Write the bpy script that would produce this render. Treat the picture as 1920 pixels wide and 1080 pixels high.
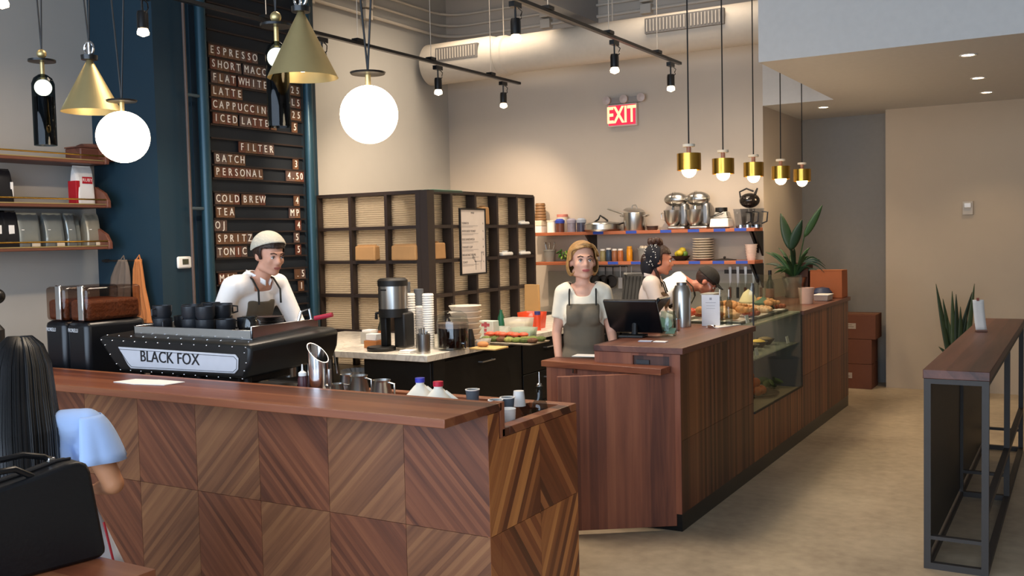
import bpy, bmesh, math, random
from math import sin, cos, pi, radians as R
from mathutils import Vector as V, Matrix, Euler
random.seed(7)
for o in list(bpy.data.objects): bpy.data.objects.remove(o)
C = bpy.context.scene.collection
# ---------------------------------------------------------------- camera
F, YAW, PIT, ROL, H = 1827.94, -0.532326, 0.0524886, 0.0223873, 1.7
fw = V((sin(YAW)*cos(PIT), cos(YAW)*cos(PIT), -sin(PIT)))
r0 = V((cos(YAW), -sin(YAW), 0)); d0 = fw.cross(r0)
rt = cos(ROL)*r0 + sin(ROL)*d0; dn = -sin(ROL)*r0 + cos(ROL)*d0
cd = bpy.data.cameras.new('camera'); cam = bpy.data.objects.new('camera', cd); C.objects.link(cam)
M3 = Matrix((rt, -dn, -fw)).transposed()
cam.matrix_world = Matrix.Translation((0, 0, H)) @ M3.to_4x4()
cd.lens = F/1920*36; cd.sensor_width = 36; cd.clip_start = .05
bpy.context.scene.camera = cam
def at(x, y, X=None, Y=None, Z=None):
    D = fw*F + rt*(x-960) + dn*(y-540)
    t = X/D.x if X is not None else Y/D.y if Y is not None else (Z-H)/D.z
    return V((0, 0, H)) + t*D
# ---------------------------------------------------------------- world, daylight, exposure
sc = bpy.context.scene
sc.view_settings.view_transform = 'Standard'; sc.view_settings.look = 'None'
sc.view_settings.exposure = .38; sc.view_settings.gamma = 1; sc.view_settings.use_curve_mapping = False
w = bpy.data.worlds.new('world'); sc.world = w; w.use_nodes = True
w.node_tree.nodes['Background'].inputs[0].default_value = (.55, .68, .9, 1)
w.node_tree.nodes['Background'].inputs[1].default_value = .9
def light(kind, name, loc, energy, col, aim=None, **k):
    l = bpy.data.lights.new(name, kind); l.energy = energy; l.color = col
    for a, b in k.items(): setattr(l, a, b)
    o = bpy.data.objects.new(name, l); C.objects.link(o); o.location = loc
    if aim is not None: o.rotation_euler = (V(aim)-V(loc)).to_track_quat('-Z', 'Y').to_euler()
    return o
WARM = (1, .77, .55); COOL = (.66, .8, 1)
light('AREA', 'storefront_daylight', (-2.2, -1.75, 2.2), 350, COOL, (-2.2, 5, 1.9), shape='RECTANGLE', size=8.2, size_y=3.4)
sun = light('SUN', 'sun', (0, -6, 6), .0, (1, .93, .82), (-3, 3, 0), angle=R(1))
light('AREA', 'prep_fill', (-5.5, 8.2, 4.5), 46, (1, .82, .62), (-5.5, 8.2, 0), shape='RECTANGLE', size=1.2, size_y=1.6, spread=R(120))  # added fill to brighten the space behind the divider, no fixture
light('AREA', 'kitchen_fill', (-3.3, 7.9, 4.5), 40, (1, .83, .65), (-3.3, 7.9, 0), shape='RECTANGLE', size=1.2, size_y=2.2, spread=R(120))  # extra fill over the kitchen, hung out of view without a fixture
light('AREA', 'bar_fill', (-4.0, 4.9, 4.5), 70, (1, .83, .65), (-4.0, 4.9, 0), shape='RECTANGLE', size=1.6, size_y=1.2, spread=R(120))  # unseen fill added to warm the bar, not a fitted lamp
# ---------------------------------------------------------------- materials
def lin(h):
    if isinstance(h, (tuple, list)): return (*h[:3], 1)
    h = h.lstrip('#'); v = [int(h[i:i+2], 16)/255 for i in (0, 2, 4)]
    return tuple(c/12.92 if c <= .04045 else ((c+.055)/1.055)**2.4 for c in v)+(1,)
MC = {}
def nodes(name):
    m = bpy.data.materials.new(name); m.use_nodes = True; nt = m.node_tree
    return m, nt, nt.nodes['Principled BSDF']
def mat(col, rough=.6, metal=0, emit=0, ns=0, nsc=20, bump=0, trans=0, ior=1.45, alpha=1, ecol=None, spec=.5):
    k = (col, rough, metal, emit, ns, nsc, bump, trans, ior, alpha, ecol, spec)
    if k in MC: return MC[k]
    if trans: MC[k] = clearglass('thin_glass_%d' % len(MC), ''.join('%02x' % int(255-(255-int(col[i:i+2], 16))*.4) for i in (0, 2, 4)), .35); return MC[k]
    m, nt, b = nodes('paint_%d' % len(MC)); c = lin(col)
    b.inputs['Base Color'].default_value = c; b.inputs['Roughness'].default_value = rough
    b.inputs['Metallic'].default_value = metal; b.inputs['IOR'].default_value = ior
    b.inputs['Transmission Weight'].default_value = trans; b.inputs['Alpha'].default_value = alpha
    b.inputs['Specular IOR Level'].default_value = spec
    if emit:
        b.inputs['Emission Color'].default_value = lin(ecol or col); b.inputs['Emission Strength'].default_value = emit
    if trans == 0 and not emit:
        tc = nt.nodes.new('ShaderNodeTexCoord'); n = nt.nodes.new('ShaderNodeTexNoise')
        n.inputs['Scale'].default_value = nsc; n.inputs['Detail'].default_value = 4
        nt.links.new(tc.outputs['Object'], n.inputs['Vector'])
        mx = nt.nodes.new('ShaderNodeMix'); mx.data_type = 'RGBA'
        s = ns or .06
        mx.inputs[6].default_value = (*[x*(1-s) for x in c[:3]], 1); mx.inputs[7].default_value = (*[min(1, x*(1+s)) for x in c[:3]], 1)
        nt.links.new(n.outputs['Fac'], mx.inputs[0]); nt.links.new(mx.outputs[2], b.inputs['Base Color'])
        if bump:
            bp = nt.nodes.new('ShaderNodeBump'); bp.inputs['Strength'].default_value = bump; bp.inputs['Distance'].default_value = .01
            nt.links.new(n.outputs['Fac'], bp.inputs['Height']); nt.links.new(bp.outputs[0], b.inputs['Normal'])
    MC[k] = m; return m
def wood(name, dark, mid, light_, rot=(0, 0, 0), grain=1.2, across=22, strip=0, rough=.42, stripamt=.5, k=1):
    """grain runs along local X after rot"""
    m, nt, b = nodes(name); N = nt.nodes.new; L = nt.links.new
    tc = N('ShaderNodeTexCoord'); m1 = N('ShaderNodeMapping'); m1.inputs['Rotation'].default_value = rot
    L(tc.outputs['Object'], m1.inputs[0])
    m2 = N('ShaderNodeMapping'); m2.inputs['Scale'].default_value = (grain, across, across); L(m1.outputs[0], m2.inputs[0])
    n = N('ShaderNodeTexNoise'); n.inputs['Scale'].default_value = 1; n.inputs['Detail'].default_value = 6; n.inputs['Roughness'].default_value = .6
    n.inputs['Distortion'].default_value = .4; L(m2.outputs[0], n.inputs['Vector'])
    val = n.outputs['Fac']
    if strip:
        sp = N('ShaderNodeSeparateXYZ'); L(m1.outputs[0], sp.inputs[0])
        ad = N('ShaderNodeMath'); ad.operation = 'ADD'; L(sp.outputs['Y'], ad.inputs[0]); L(sp.outputs['Z'], ad.inputs[1])
        mu = N('ShaderNodeMath'); mu.operation = 'MULTIPLY'; mu.inputs[1].default_value = 1/strip; L(ad.outputs[0], mu.inputs[0])
        fl = N('ShaderNodeMath'); fl.operation = 'FLOOR'; L(mu.outputs[0], fl.inputs[0])
        wn = N('ShaderNodeTexWhiteNoise'); wn.noise_dimensions = '1D'; L(fl.outputs[0], wn.inputs['W'])
        mx = N('ShaderNodeMix'); mx.inputs[0].default_value = stripamt; L(n.outputs['Fac'], mx.inputs[2]); L(wn.outputs['Value'], mx.inputs[3]); val = mx.outputs[0]
    cr = N('ShaderNodeValToRGB'); e = cr.color_ramp.elements
    e[0].position = .25; e[0].color = lin(dark); e[1].position = .8; e[1].color = lin(light_)
    q = e.new(.5); q.color = lin(mid); L(val, cr.inputs[0]); L(cr.outputs[0], b.inputs['Base Color'])
    b.inputs['Roughness'].default_value = rough
    bp = N('ShaderNodeBump'); bp.inputs['Strength'].default_value = .12; bp.inputs['Distance'].default_value = .004
    L(n.outputs['Fac'], bp.inputs['Height']); L(bp.outputs[0], b.inputs['Normal'])
    return m
def concrete():
    m, nt, b = nodes('polished_concrete'); N = nt.nodes.new; L = nt.links.new
    tc = N('ShaderNodeTexCoord'); n1 = N('ShaderNodeTexNoise'); n1.inputs['Scale'].default_value = .9; n1.inputs['Detail'].default_value = 6; n1.inputs['Roughness'].default_value = .6
    n2 = N('ShaderNodeTexNoise'); n2.inputs['Scale'].default_value = 14; n2.inputs['Detail'].default_value = 8
    L(tc.outputs['Object'], n1.inputs[0]); L(tc.outputs['Object'], n2.inputs[0])
    mx = N('ShaderNodeMix'); mx.inputs[0].default_value = .3; L(n1.outputs['Fac'], mx.inputs[2]); L(n2.outputs['Fac'], mx.inputs[3])
    cr = N('ShaderNodeValToRGB'); e = cr.color_ramp.elements
    e[0].position = .32; e[0].color = lin('8d7c66'); e[1].position = .68; e[1].color = lin('c2b094')
    L(mx.outputs[0], cr.inputs[0]); L(cr.outputs[0], b.inputs['Base Color']); b.inputs['Roughness'].default_value = .45
    return m
def marble():
    m, nt, b = nodes('pale_marble'); N = nt.nodes.new; L = nt.links.new
    tc = N('ShaderNodeTexCoord'); n1 = N('ShaderNodeTexNoise'); n1.inputs['Scale'].default_value = 3; n1.inputs['Detail'].default_value = 9; n1.inputs['Distortion'].default_value = 2.5
    L(tc.outputs['Object'], n1.inputs[0]); cr = N('ShaderNodeValToRGB'); e = cr.color_ramp.elements
    e[0].position = .42; e[0].color = lin('e6dfd2'); e[1].position = .5; e[1].color = lin('a8a096'); q = e.new(.56); q.color = lin('e8e2d6'); e[1].color = lin('cfc8bc')
    L(n1.outputs['Fac'], cr.inputs[0]); L(cr.outputs[0], b.inputs['Base Color']); b.inputs['Roughness'].default_value = .25
    return m
def reeded():
    m, nt, b = nodes('reeded_glass'); N = nt.nodes.new; L = nt.links.new
    tc = N('ShaderNodeTexCoord'); wv = N('ShaderNodeTexWave'); wv.bands_direction = 'Z'; wv.inputs['Scale'].default_value = 17
    L(tc.outputs['Object'], wv.inputs[0]); bp = N('ShaderNodeBump'); bp.inputs['Strength'].default_value = .5; bp.inputs['Distance'].default_value = .006
    L(wv.outputs['Fac'], bp.inputs['Height']); nt.nodes.remove(b); out = nt.nodes['Material Output']
    t = N('ShaderNodeBsdfTranslucent'); t.inputs[0].default_value = lin('f4ecdf'); L(bp.outputs[0], t.inputs['Normal'])
    p = N('ShaderNodeBsdfTransparent'); p.inputs[0].default_value = lin('efe8dc'); g = N('ShaderNodeBsdfGlossy'); g.inputs['Roughness'].default_value = .25; L(bp.outputs[0], g.inputs['Normal'])
    mp = N('ShaderNodeMath'); mp.operation = 'MULTIPLY_ADD'; mp.inputs[1].default_value = .5; mp.inputs[2].default_value = .15; L(wv.outputs['Fac'], mp.inputs[0])
    a = N('ShaderNodeMixShader'); L(mp.outputs[0], a.inputs[0]); L(t.outputs[0], a.inputs[1]); L(p.outputs[0], a.inputs[2])
    c = N('ShaderNodeMixShader'); c.inputs[0].default_value = .06; L(a.outputs[0], c.inputs[1]); L(g.outputs[0], c.inputs[2]); L(c.outputs[0], out.inputs[0])
    return m
def clearglass(name='clear_glass', tint='f4f7f4', ref=.12):
    m, nt, b = nodes(name); N = nt.nodes.new; L = nt.links.new
    nt.nodes.remove(b); out = nt.nodes['Material Output']
    t = N('ShaderNodeBsdfTransparent'); t.inputs[0].default_value = lin(tint); g = N('ShaderNodeBsdfGlossy'); g.inputs['Roughness'].default_value = .03
    lw = N('ShaderNodeLayerWeight'); lw.inputs[0].default_value = .5; pw = N('ShaderNodeMath'); pw.operation = 'POWER'; pw.inputs[1].default_value = 5; L(lw.outputs['Facing'], pw.inputs[0])
    mm = N('ShaderNodeMath'); mm.operation = 'MULTIPLY_ADD'; mm.inputs[1].default_value = .3; mm.inputs[2].default_value = ref*.12; L(pw.outputs[0], mm.inputs[0])
    mx = N('ShaderNodeMixShader'); L(mm.outputs[0], mx.inputs[0]); L(t.outputs[0], mx.inputs[1]); L(g.outputs[0], mx.inputs[2]); L(mx.outputs[0], out.inputs[0])
    return m
W_D, W_M, W_L = '3a2219', '6b4031', '8f5f48'
wal_x = wood('walnut_along_x', '482418', '7a4128', 'a0643f', (0, 0, 0), .8, 14, .085, .36, .5)
wal_y = wood('walnut_along_y', '40221a', '643a2c', '80503c', (0, 0, R(90)), 1.0, 16, .11, .45, .35)
wal_z = wood('walnut_upright', '54291a', '81472e', 'a06040', (0, R(90), 0), 1.1, 20, .05, .5, .35)
wal_zdark = wood('walnut_upright_dark', '321b14', '4a2a1e', '5c372a', (0, R(90), 0), 1.1, 20, .06, .5, .35)
tile_f = [wood('veneer_front_a', '4e2818', '703e26', '8f5636', (0, R(-45), 0), 1.2, 26, .022, .45, .3), wood('veneer_front_b', '5a3420', '7e5032', '966640', (0, R(45), 0), 1.2, 26, .022, .45, .3)]  # tones differ by grain direction: its sheen is put into the colour
tile_e = [wood('veneer_end_a', '48230f', '79451f', 'a5672f', (R(35), 0, R(90)), 1.2, 26, .035, .45, .55)]
def endmat(name, ang, cols=('683418', 'a4602e', 'd8904a')):
    """grain in the YZ plane at ang from Y"""
    m = wood(name, *cols, (0, 0, 0), 1.2, 26, .035, .45, .55)
    mp = [n for n in m.node_tree.nodes if n.type == 'MAPPING'][0]
    # rotate about X by -ang so that grain lies on Y, then Y to X
    mp.inputs['Rotation'].default_value = (R(-ang), 0, R(-90)); return m
tile_e = [endmat('veneer_end_a', 60, ('66331a', '9e5c30', 'd0894a')), endmat('veneer_end_b', -52, ('582c15', '8a4a28', 'b4703e'))]  # lighter than the front tiles: light on the end face painted in
tile_c = [endmat('veneer_counter_a', 90, ('42200f', '683a22', '825032')), endmat('veneer_counter_b', 90, ('522b15', '784626', '925a34')), endmat('veneer_counter_c', 90, ('3c1d10', '5c3520', '74462c'))]
wall_p = mat('b9ad9f', .9, ns=.03, nsc=6); wall_cool = mat('a9a6a0', .9, ns=.03, nsc=6)  # wall_cool is greyed: the cool daylight is put into its colour
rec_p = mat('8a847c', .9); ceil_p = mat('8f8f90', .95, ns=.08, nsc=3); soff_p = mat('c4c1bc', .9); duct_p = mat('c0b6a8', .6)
navy = mat('17313f', .55, ns=.08, nsc=5); navy_d = mat('122430', .6); black = mat('121110', .5); blk_g = mat('0d0d0e', .3); iron = mat('2a2522', .55, .2)
steel = mat('b9b7b2', .28, 1); steel_b = mat('8c8c8c', .4, 1); chrome = mat('dcdcdc', .12, 1); brass = mat('cdb883', .45, .9); brass_s = mat('c49a45', .25, 1)
white = mat('e9e6df', .5); paper = mat('efece6', .8); cream = mat('d8cdb8', .5); kraft = mat('a77f52', .85, ns=.1); darkgrey = mat('3a3a3c', .6)
glass = clearglass(); glass_dk = clearglass('smoked_glass', '6b7a80', .2); reed = reeded(); marb = marble(); conc = concrete()
glow = mat('fff4df', .5, emit=9, ecol='ffe9c8'); bulb = mat('fff4df', .5, emit=14, ecol='ffdca8'); tape = mat('2a48a0', .7)
# ---------------------------------------------------------------- mesh helpers
class MB:
    def __init__(s): s.v = []; s.f = []; s.M = Matrix()
    def _a(s, vs, fs):
        n = len(s.v); s.v += [tuple(s.M @ V(p)) for p in vs]; s.f += [tuple(i+n for i in f) for f in fs]; return s
    def at(s, M): s.M = M; return s
    def box(s, x0, x1, y0, y1, z0, z1, tx=0, ty=0):
        if x0 > x1: x0, x1 = x1, x0
        if y0 > y1: y0, y1 = y1, y0
        if z0 > z1: z0, z1 = z1, z0
        vs = [(x0, y0, z0), (x1, y0, z0), (x1, y1, z0), (x0, y1, z0), (x0+tx, y0+ty, z1), (x1-tx, y0+ty, z1), (x1-tx, y1-ty, z1), (x0+tx, y1-ty, z1)]
        return s._a(vs, [(0, 3, 2, 1), (4, 5, 6, 7), (0, 1, 5, 4), (1, 2, 6, 5), (2, 3, 7, 6), (3, 0, 4, 7)])
    def lathe(s, prof, c=(0, 0, 0), n=24, axis='z', cap=True):
        vs = []; fs = []; m = len(prof)
        for r, z in prof:
            for i in range(n):
                a = 2*pi*i/n; x, y = r*cos(a), r*sin(a)
                p = (x, y, z) if axis == 'z' else (z, x, y) if axis == 'x' else (x, -z, y) if axis == '-y' else (y, z, x)
                vs.append((p[0]+c[0], p[1]+c[1], p[2]+c[2]))
        for j in range(m-1):
            for i in range(n):
                k = (i+1) % n; fs.append((j*n+i, j*n+k, (j+1)*n+k, (j+1)*n+i))
        if cap:
            if prof[0][0] > 1e-4: fs.append(tuple(range(n))[::-1])
            if prof[-1][0] > 1e-4: fs.append(tuple((m-1)*n+i for i in range(n)))
        return s._a(vs, fs)
    def cyl(s, c, r, h, n=20, r2=None, axis='z'): return s.lathe([(r, 0), (r if r2 is None else r2, h)], c, n, axis)
    def cup(s, c, r0, r1, h, t=.002, n=20, floor=.003):
        return s.lathe([(r0, 0), (r1, h), (r1-t, h), (max(r0-t, .001), floor), (0.0005, floor)], c, n, cap=True)
    def ball(s, c, r, n=16, m=10, sc=(1, 1, 1), rot=None):
        vs = []; fs = []; Q = rot.to_matrix() if rot else Matrix.Identity(3)
        for j in range(m+1):
            ph = pi*j/m
            for i in range(n):
                a = 2*pi*i/n; p = Q @ V((r*sc[0]*sin(ph)*cos(a), r*sc[1]*sin(ph)*sin(a), -r*sc[2]*cos(ph)))
                vs.append((p.x+c[0], p.y+c[1], p.z+c[2]))
        for j in range(m):
            for i in range(n): k = (i+1) % n; fs.append((j*n+i, j*n+k, (j+1)*n+k, (j+1)*n+i))
        return s._a(vs, fs)
    def tube(s, pts, r, n=8, r2=None, cap=True):
        pts = [V(p) for p in pts]; vs = []; fs = []; K = len(pts); up = None
        for i, p in enumerate(pts):
            t = (pts[min(i+1, K-1)]-pts[max(i-1, 0)]).normalized()
            if up is None: up = V((0, 0, 1)) if abs(t.z) < .9 else V((1, 0, 0))
            a = t.cross(up).normalized(); b = a.cross(t).normalized(); up = b
            rr = r if r2 is None else r+(r2-r)*i/(K-1)
            for j in range(n): q = 2*pi*j/n; vs.append(tuple(p+rr*(cos(q)*a+sin(q)*b)))
        for i in range(K-1):
            for j in range(n): k = (j+1) % n; fs.append((i*n+j, i*n+k, (i+1)*n+k, (i+1)*n+j))
        if cap: fs += [tuple(range(n))[::-1], tuple((K-1)*n+j for j in range(n))]
        return s._a(vs, fs)
    def prism(s, poly, a0, a1, axis='y'):
        n = len(poly); vs = []
        for a in (a0, a1):
            for u, v in poly: vs.append((u, a, v) if axis == 'y' else (a, u, v) if axis == 'x' else (u, v, a))
        fs = [tuple(range(n)), tuple(range(n, 2*n))[::-1]] + [(i, i+n, (i+1) % n+n, (i+1) % n) for i in range(n)]
        return s._a(vs, fs)
    def grid(s, fn, nu, nv, closed=False):
        vs = [tuple(fn(i/nu, j/nv)) for j in range(nv+1) for i in range(nu+1)]
        return s._a(vs, [(j*(nu+1)+i, j*(nu+1)+i+1, (j+1)*(nu+1)+i+1, (j+1)*(nu+1)+i) for j in range(nv) for i in range(nu)])
    def mesh(s, name='mesh', ang=35):
        me = bpy.data.meshes.new(name); me.from_pydata(s.v, [], s.f)
        bm = bmesh.new(); bm.from_mesh(me); bmesh.ops.recalc_face_normals(bm, faces=bm.faces); bm.to_mesh(me); bm.free()
        me.polygons.foreach_set('use_smooth', [True]*len(me.polygons)); me.set_sharp_from_angle(angle=R(ang)); return me
def obj(name, mb, m, parent=None, bev=0, solid=0, loc=None):
    me = mb.mesh(name) if isinstance(mb, MB) else mb
    o = bpy.data.objects.new(name, me); C.objects.link(o)
    if m is not None:
        if not me.materials: me.materials.append(m)
    if parent is not None: o.parent = parent
    if loc is not None: o.location = loc
    if solid: q = o.modifiers.new('solid', 'SOLIDIFY'); q.thickness = solid; q.offset = 0
    if bev: q = o.modifiers.new('bevel', 'BEVEL'); q.width = bev; q.segments = 2; q.limit_method = 'ANGLE'
    return o
def thing(name, label, cat, loc=(0, 0, 0), rz=0, group=None):
    o = bpy.data.objects.new(name, None); C.objects.link(o); o.empty_display_size = .05
    o.location = loc; o.rotation_euler = (0, 0, rz); o['label'] = label; o['category'] = cat
    if group: o['group'] = group
    return o
def tag(o, label, cat, group=None):
    o['label'] = label; o['category'] = cat
    if group: o['group'] = group
    return o
def struct(name, mb, m, bev=0): o = obj(name, mb, m, bev=bev); o['kind'] = 'structure'; return o
def kids(o): return [c for c in bpy.data.objects if c.parent == o]
def dup(o, loc=None, rz=None, label=None, group=None, parent=None, scale=None):
    c = o.copy(); C.objects.link(c)
    if parent: c.parent = parent
    if loc is not None: c.location = loc
    if rz is not None: c.rotation_euler = (0, 0, rz)
    if scale: c.scale = (scale,)*3 if not isinstance(scale, tuple) else scale
    if label: c['label'] = label
    if group: c['group'] = group
    for k in kids(o): dup(k, parent=c)
    return c
TX = {}
def textmesh(s, size, ext=.0015, sx=1, align='CENTER'):
    k = (s, size, ext, sx, align)
    if k in TX: return TX[k]
    cu = bpy.data.curves.new('text', 'FONT'); cu.body = s; cu.size = size; cu.extrude = ext; cu.align_x = align; cu.align_y = 'CENTER'; cu.resolution_u = 3; cu.offset = .005*(s == 'EXIT')
    o = bpy.data.objects.new('text', cu); C.objects.link(o); dg = bpy.context.evaluated_depsgraph_get()
    me = bpy.data.meshes.new_from_object(o.evaluated_get(dg)); bpy.data.objects.remove(o)
    for v in me.vertices: v.co.x *= sx
    TX[k] = me; return me
def text(s, size, m, parent, loc, face='-y', sx=1, ext=.0015, name='lettering', align='CENTER', rot=None):
    me = textmesh(s, size, ext, sx, align)
    o = bpy.data.objects.new(name, me); C.objects.link(o); o.parent = parent; o.location = loc
    if m and not me.materials: me.materials.append(m)
    o.rotation_euler = rot or {'-y': (R(90), 0, 0), '+x': (R(90), 0, R(90)), '+z': (0, 0, 0)}[face]
    return o
ORDW = ['first', 'second', 'third', 'fourth', 'fifth', 'sixth', 'seventh', 'eighth', 'ninth', 'tenth', 'eleventh']
# ---------------------------------------------------------------- room
fl = struct('floor', MB().box(-7.2, 3.2, -2.2, 11.6, -.1, 0), conc)
struct('ceiling', MB().box(-7.2, 3.2, -2.2, 11.6, 4.6, 4.7), ceil_p)
struct('wall_left', MB().box(-6.72, -6.57, -2.2, 9.75, 0, 4.6), wall_cool)
struct('wall_back', MB().box(-6.72, -2.79, 9.75, 11.3, 0, 4.6), wall_p)
struct('wall_rear', MB().box(-1.83, 3.2, 10.95, 11.3, 0, 2.95), mat('b8a68f', .9, ns=.03, nsc=6))
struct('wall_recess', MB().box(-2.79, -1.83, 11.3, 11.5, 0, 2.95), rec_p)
struct('wall_right', MB().box(3.0, 3.2, -2.2, 10.95, 0, 4.6), wall_p)
struct('wall_alcove', MB().box(-6.57, -5.85, 4.87, 6.6, 0, 4.6), navy)
struct('trim_1', MB().box(-5.852, -5.838, 5.2, 6.5, .0, 4.6), navy_d)
struct('trim_2', MB().box(-2.1, 3.0, 7.24, 10.95, 2.95, 4.6).box(-2.79, -2.1, 9.75, 11.5, 2.95, 4.6).box(-2.1, -1.8, 10.95, 11.5, 2.95, 4.6), soff_p)
# storefront behind the camera
ff = MB()
for a, b, c_, d in ((-6.72, -6.3, 0, 4.6), (1.9, 3.0, 0, 4.6)): ff.box(a, b, -2.0, -1.9, c_, d)
ff.box(-6.3, 1.9, -2.0, -1.9, 3.95, 4.6); ff.box(-6.3, 1.9, -2.0, -1.9, 0, .4)
struct('wall_front', ff, wall_p)
win = struct('window_1', MB().box(-6.3, 1.9, -1.98, -1.92, .4, .46).box(-6.3, 1.9, -1.98, -1.92, 3.89, 3.95).box(-6.3, -6.24, -1.98, -1.92, .4, 3.95).box(1.84, 1.9, -1.98, -1.92, .4, 3.95).box(-3.6, -3.54, -1.98, -1.92, .46, 3.89).box(-.9, -.84, -1.98, -1.92, .46, 3.89), iron)
for a, b in ((-6.24, -3.6), (-3.54, -.9), (-.84, 1.84)): obj('pane', MB().box(a, b, -1.955, -1.945, .46, 3.89), glass, win)
# ceiling beams
struct('trim_3', MB().box(-4.87, -4.58, -1.9, 9.75, 4.0, 4.6), ceil_p)
# conduits along the walls
def conduit(z, off, lab, r=.012):
    X = -6.57+off; Y = 9.75-off
    pts = [(X, 6.63, z), (X, Y-.3, z)]+[(X+.3-.3*cos(a), Y-.3+.3*sin(a), z) for a in (R(22), R(45), R(67))]+[(X+.3, Y, z), (-2.2, Y, z)]
    t = thing('conduit', lab, 'pipe', (X, 4, z)); L = [V(p)-V((X, 4, z)) for p in pts]
    obj('pipe', MB().tube(L, r, 8), duct_p, t)
    for q in (7.3, 8.2): obj('junction_box', MB().box(-.05, .05, q-4-.06, q-4+.06, -.05, .05), duct_p, t, bev=.005)
    for q in (-5.2, -4.0): obj('junction_box', MB().box(q-X-.06, q-X+.06, Y-4-.05, Y-4+.05, -.05, .05), duct_p, t, bev=.005)
conduit(4.06, .03, 'lowest painted conduit bending round the corner just above the duct', .018)
conduit(4.18, .04, 'middle painted conduit bending round the corner under the ceiling', .014)
conduit(4.31, .04, 'topmost painted conduit bending round the corner under the ceiling', .014)
# duct
t = thing('air_duct', 'big round painted air duct along the kitchen wall with two grilles', 'duct', (-6.5, 9.28, 3.68))
obj('duct_pipe', MB().lathe([(.2, 0), (.2, 4.4)], (0, 0, 0), 32, 'x'), duct_p, t)
obj('duct_collar', MB().lathe([(.2, .95), (.215, .97), (.215, 1.05), (.2, 1.07)], (0, 0, 0), 32, 'x', False).lathe([(.23, .02), (.23, .85), (.2, .97)], (0, 0, 0), 32, 'x'), duct_p, t)
for x0, x1 in ((.25, .8), (2.75, 3.55)):
    g = obj('grille', MB().box(x0, x1, -.235, -.19, -.02, .13), mat('6e6a66', .7), t)
    for i in range(int((x1-x0)/.035)): obj('grille_slat', MB().box(x0+.02+i*.035, x0+.028+i*.035, -.245, -.235, 0, .115), mat('c0b8ac', .6), g)
for x in (1.0, 2.3, 3.9): obj('hanger_rod', MB().tube([(x, 0, .2), (x, 0, .92)], .006, 6), duct_p, t)
# track lights
TZ = 3.25
k = (TZ-H)/(3.3-H)
tx1, tx2 = -5.12*k, -3.32*k
def spot_head(x, y, lab, aim, e=48, px=None):
    t = thing('track_spotlight', lab, 'spotlight', (x, y, TZ-.03), 0, None)
    obj('adapter', MB().box(-.02, .02, -.05, .05, -.03, .005), blk_g, t)
    obj('stem', MB().cyl((0, 0, -.12), .007, .1, 8), blk_g, t)
    obj('housing', MB().lathe([(.03, -.1), (.034, -.12), (.034, -.2), (.03, -.205)], n=20), blk_g, t, bev=0)
    obj('power_cord', MB().tube([(.02, 0, -.03), (.05, 0, -.06), (.03, .02, -.08), (.045, 0, -.1), (.02, 0, -.12)], .004, 6), blk_g, t)
    obj('bulb', MB().lathe([(.026, -.2), (.036, -.225), (.034, -.24), (.0, -.255)], n=20), bulb, t)
    l = light('SPOT', 'spot_beam', (x, y, TZ-.3), e, WARM, aim, spot_size=R(70), spot_blend=.9, shadow_soft_size=.04)
def track(x, y0, y1, lab, zmax=4.6):
    t = thing('lighting_track', lab, 'lighting track', (x, y0, TZ))
    obj('rail', MB().box(-.018, .018, 0, y1-y0, -.012, .012), blk_g, t)
    n = int((y1-y0)/1.0)
    for i in range(n):
        y = (y1-y0)-.55-i*1.0; obj('mount', MB().box(-.03, .03, y-.04, y+.04, .01, .035), blk_g, t)
        obj('hanger_rod', MB().tube([(0, y, .03), (0, y, zmax-TZ)], .003, 6), duct_p, t)
track(tx1, 1.5, 8.94*k, 'black lighting track running along the left side towards the duct')
track(tx2, 1.2, 8.86*k, 'black lighting track over the middle of the counter area')
def tY(px, X): return at(px, 100, X=X).y
heads1 = [(8, 'leftmost track spotlight at the upper left corner, glowing very bright', (-6.5, 4.2, 1.9)), (270, 'small track spotlight glowing in front of the dark blue wall', (-5.7, 5.2, 1.2)),
          (604, 'track spotlight half hidden behind the big brass cone', (-6.4, 7.6, 1.3)), (820, 'track spotlight hanging in front of the left end of the duct', (-6.5, 8.3, 2.0)), (942, 'last spotlight at the far end of the left track', (-5.7, 9.7, 1.75))]
for p, l, a in heads1: spot_head(tx1, tY(p, tx1), l, a, 120 if p > 600 else 55)
heads2 = [(968, 'nearest spotlight of the middle track, at the top of the photo', (-4.2, 6.0, .9)), (1152, 'middle spotlight of the middle track, before the duct', (-3.6, 8.5, .9)), (1257, 'last spotlight at the end of the middle track above the exit sign', (-3.4, 9.7, 1.4))]
for p, l, a in heads2: spot_head(tx2, tY(p, tx2), l, a, 90)
# recessed downlights
for px, py, l in ((1815, 103, 'nearest round downlight in the white soffit'), (1834, 146, 'middle of the three downlights in a row in the soffit'), (1850, 173, 'farthest of the three downlights in a row in the soffit'), (1544, 201, 'lone round downlight in the soffit above the leafy plant')):
    p = at(px, py, Z=2.95); t = thing('recessed_downlight', l, 'downlight', (p.x, p.y, 2.95))
    obj('trim_ring', MB().lathe([(.045, 0), (.06, 0), (.06, -.006), (.045, -.004)], cap=False), white, t)
    obj('lens', MB().lathe([(.0, -.002), (.045, -.002)], cap=False), bulb, t)
    light('SPOT', 'downlight_beam', (p.x, p.y, 2.93), 22, (1, .74, .45), (p.x, p.y, 0), spot_size=R(95), spot_blend=.7, shadow_soft_size=.05)
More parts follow.
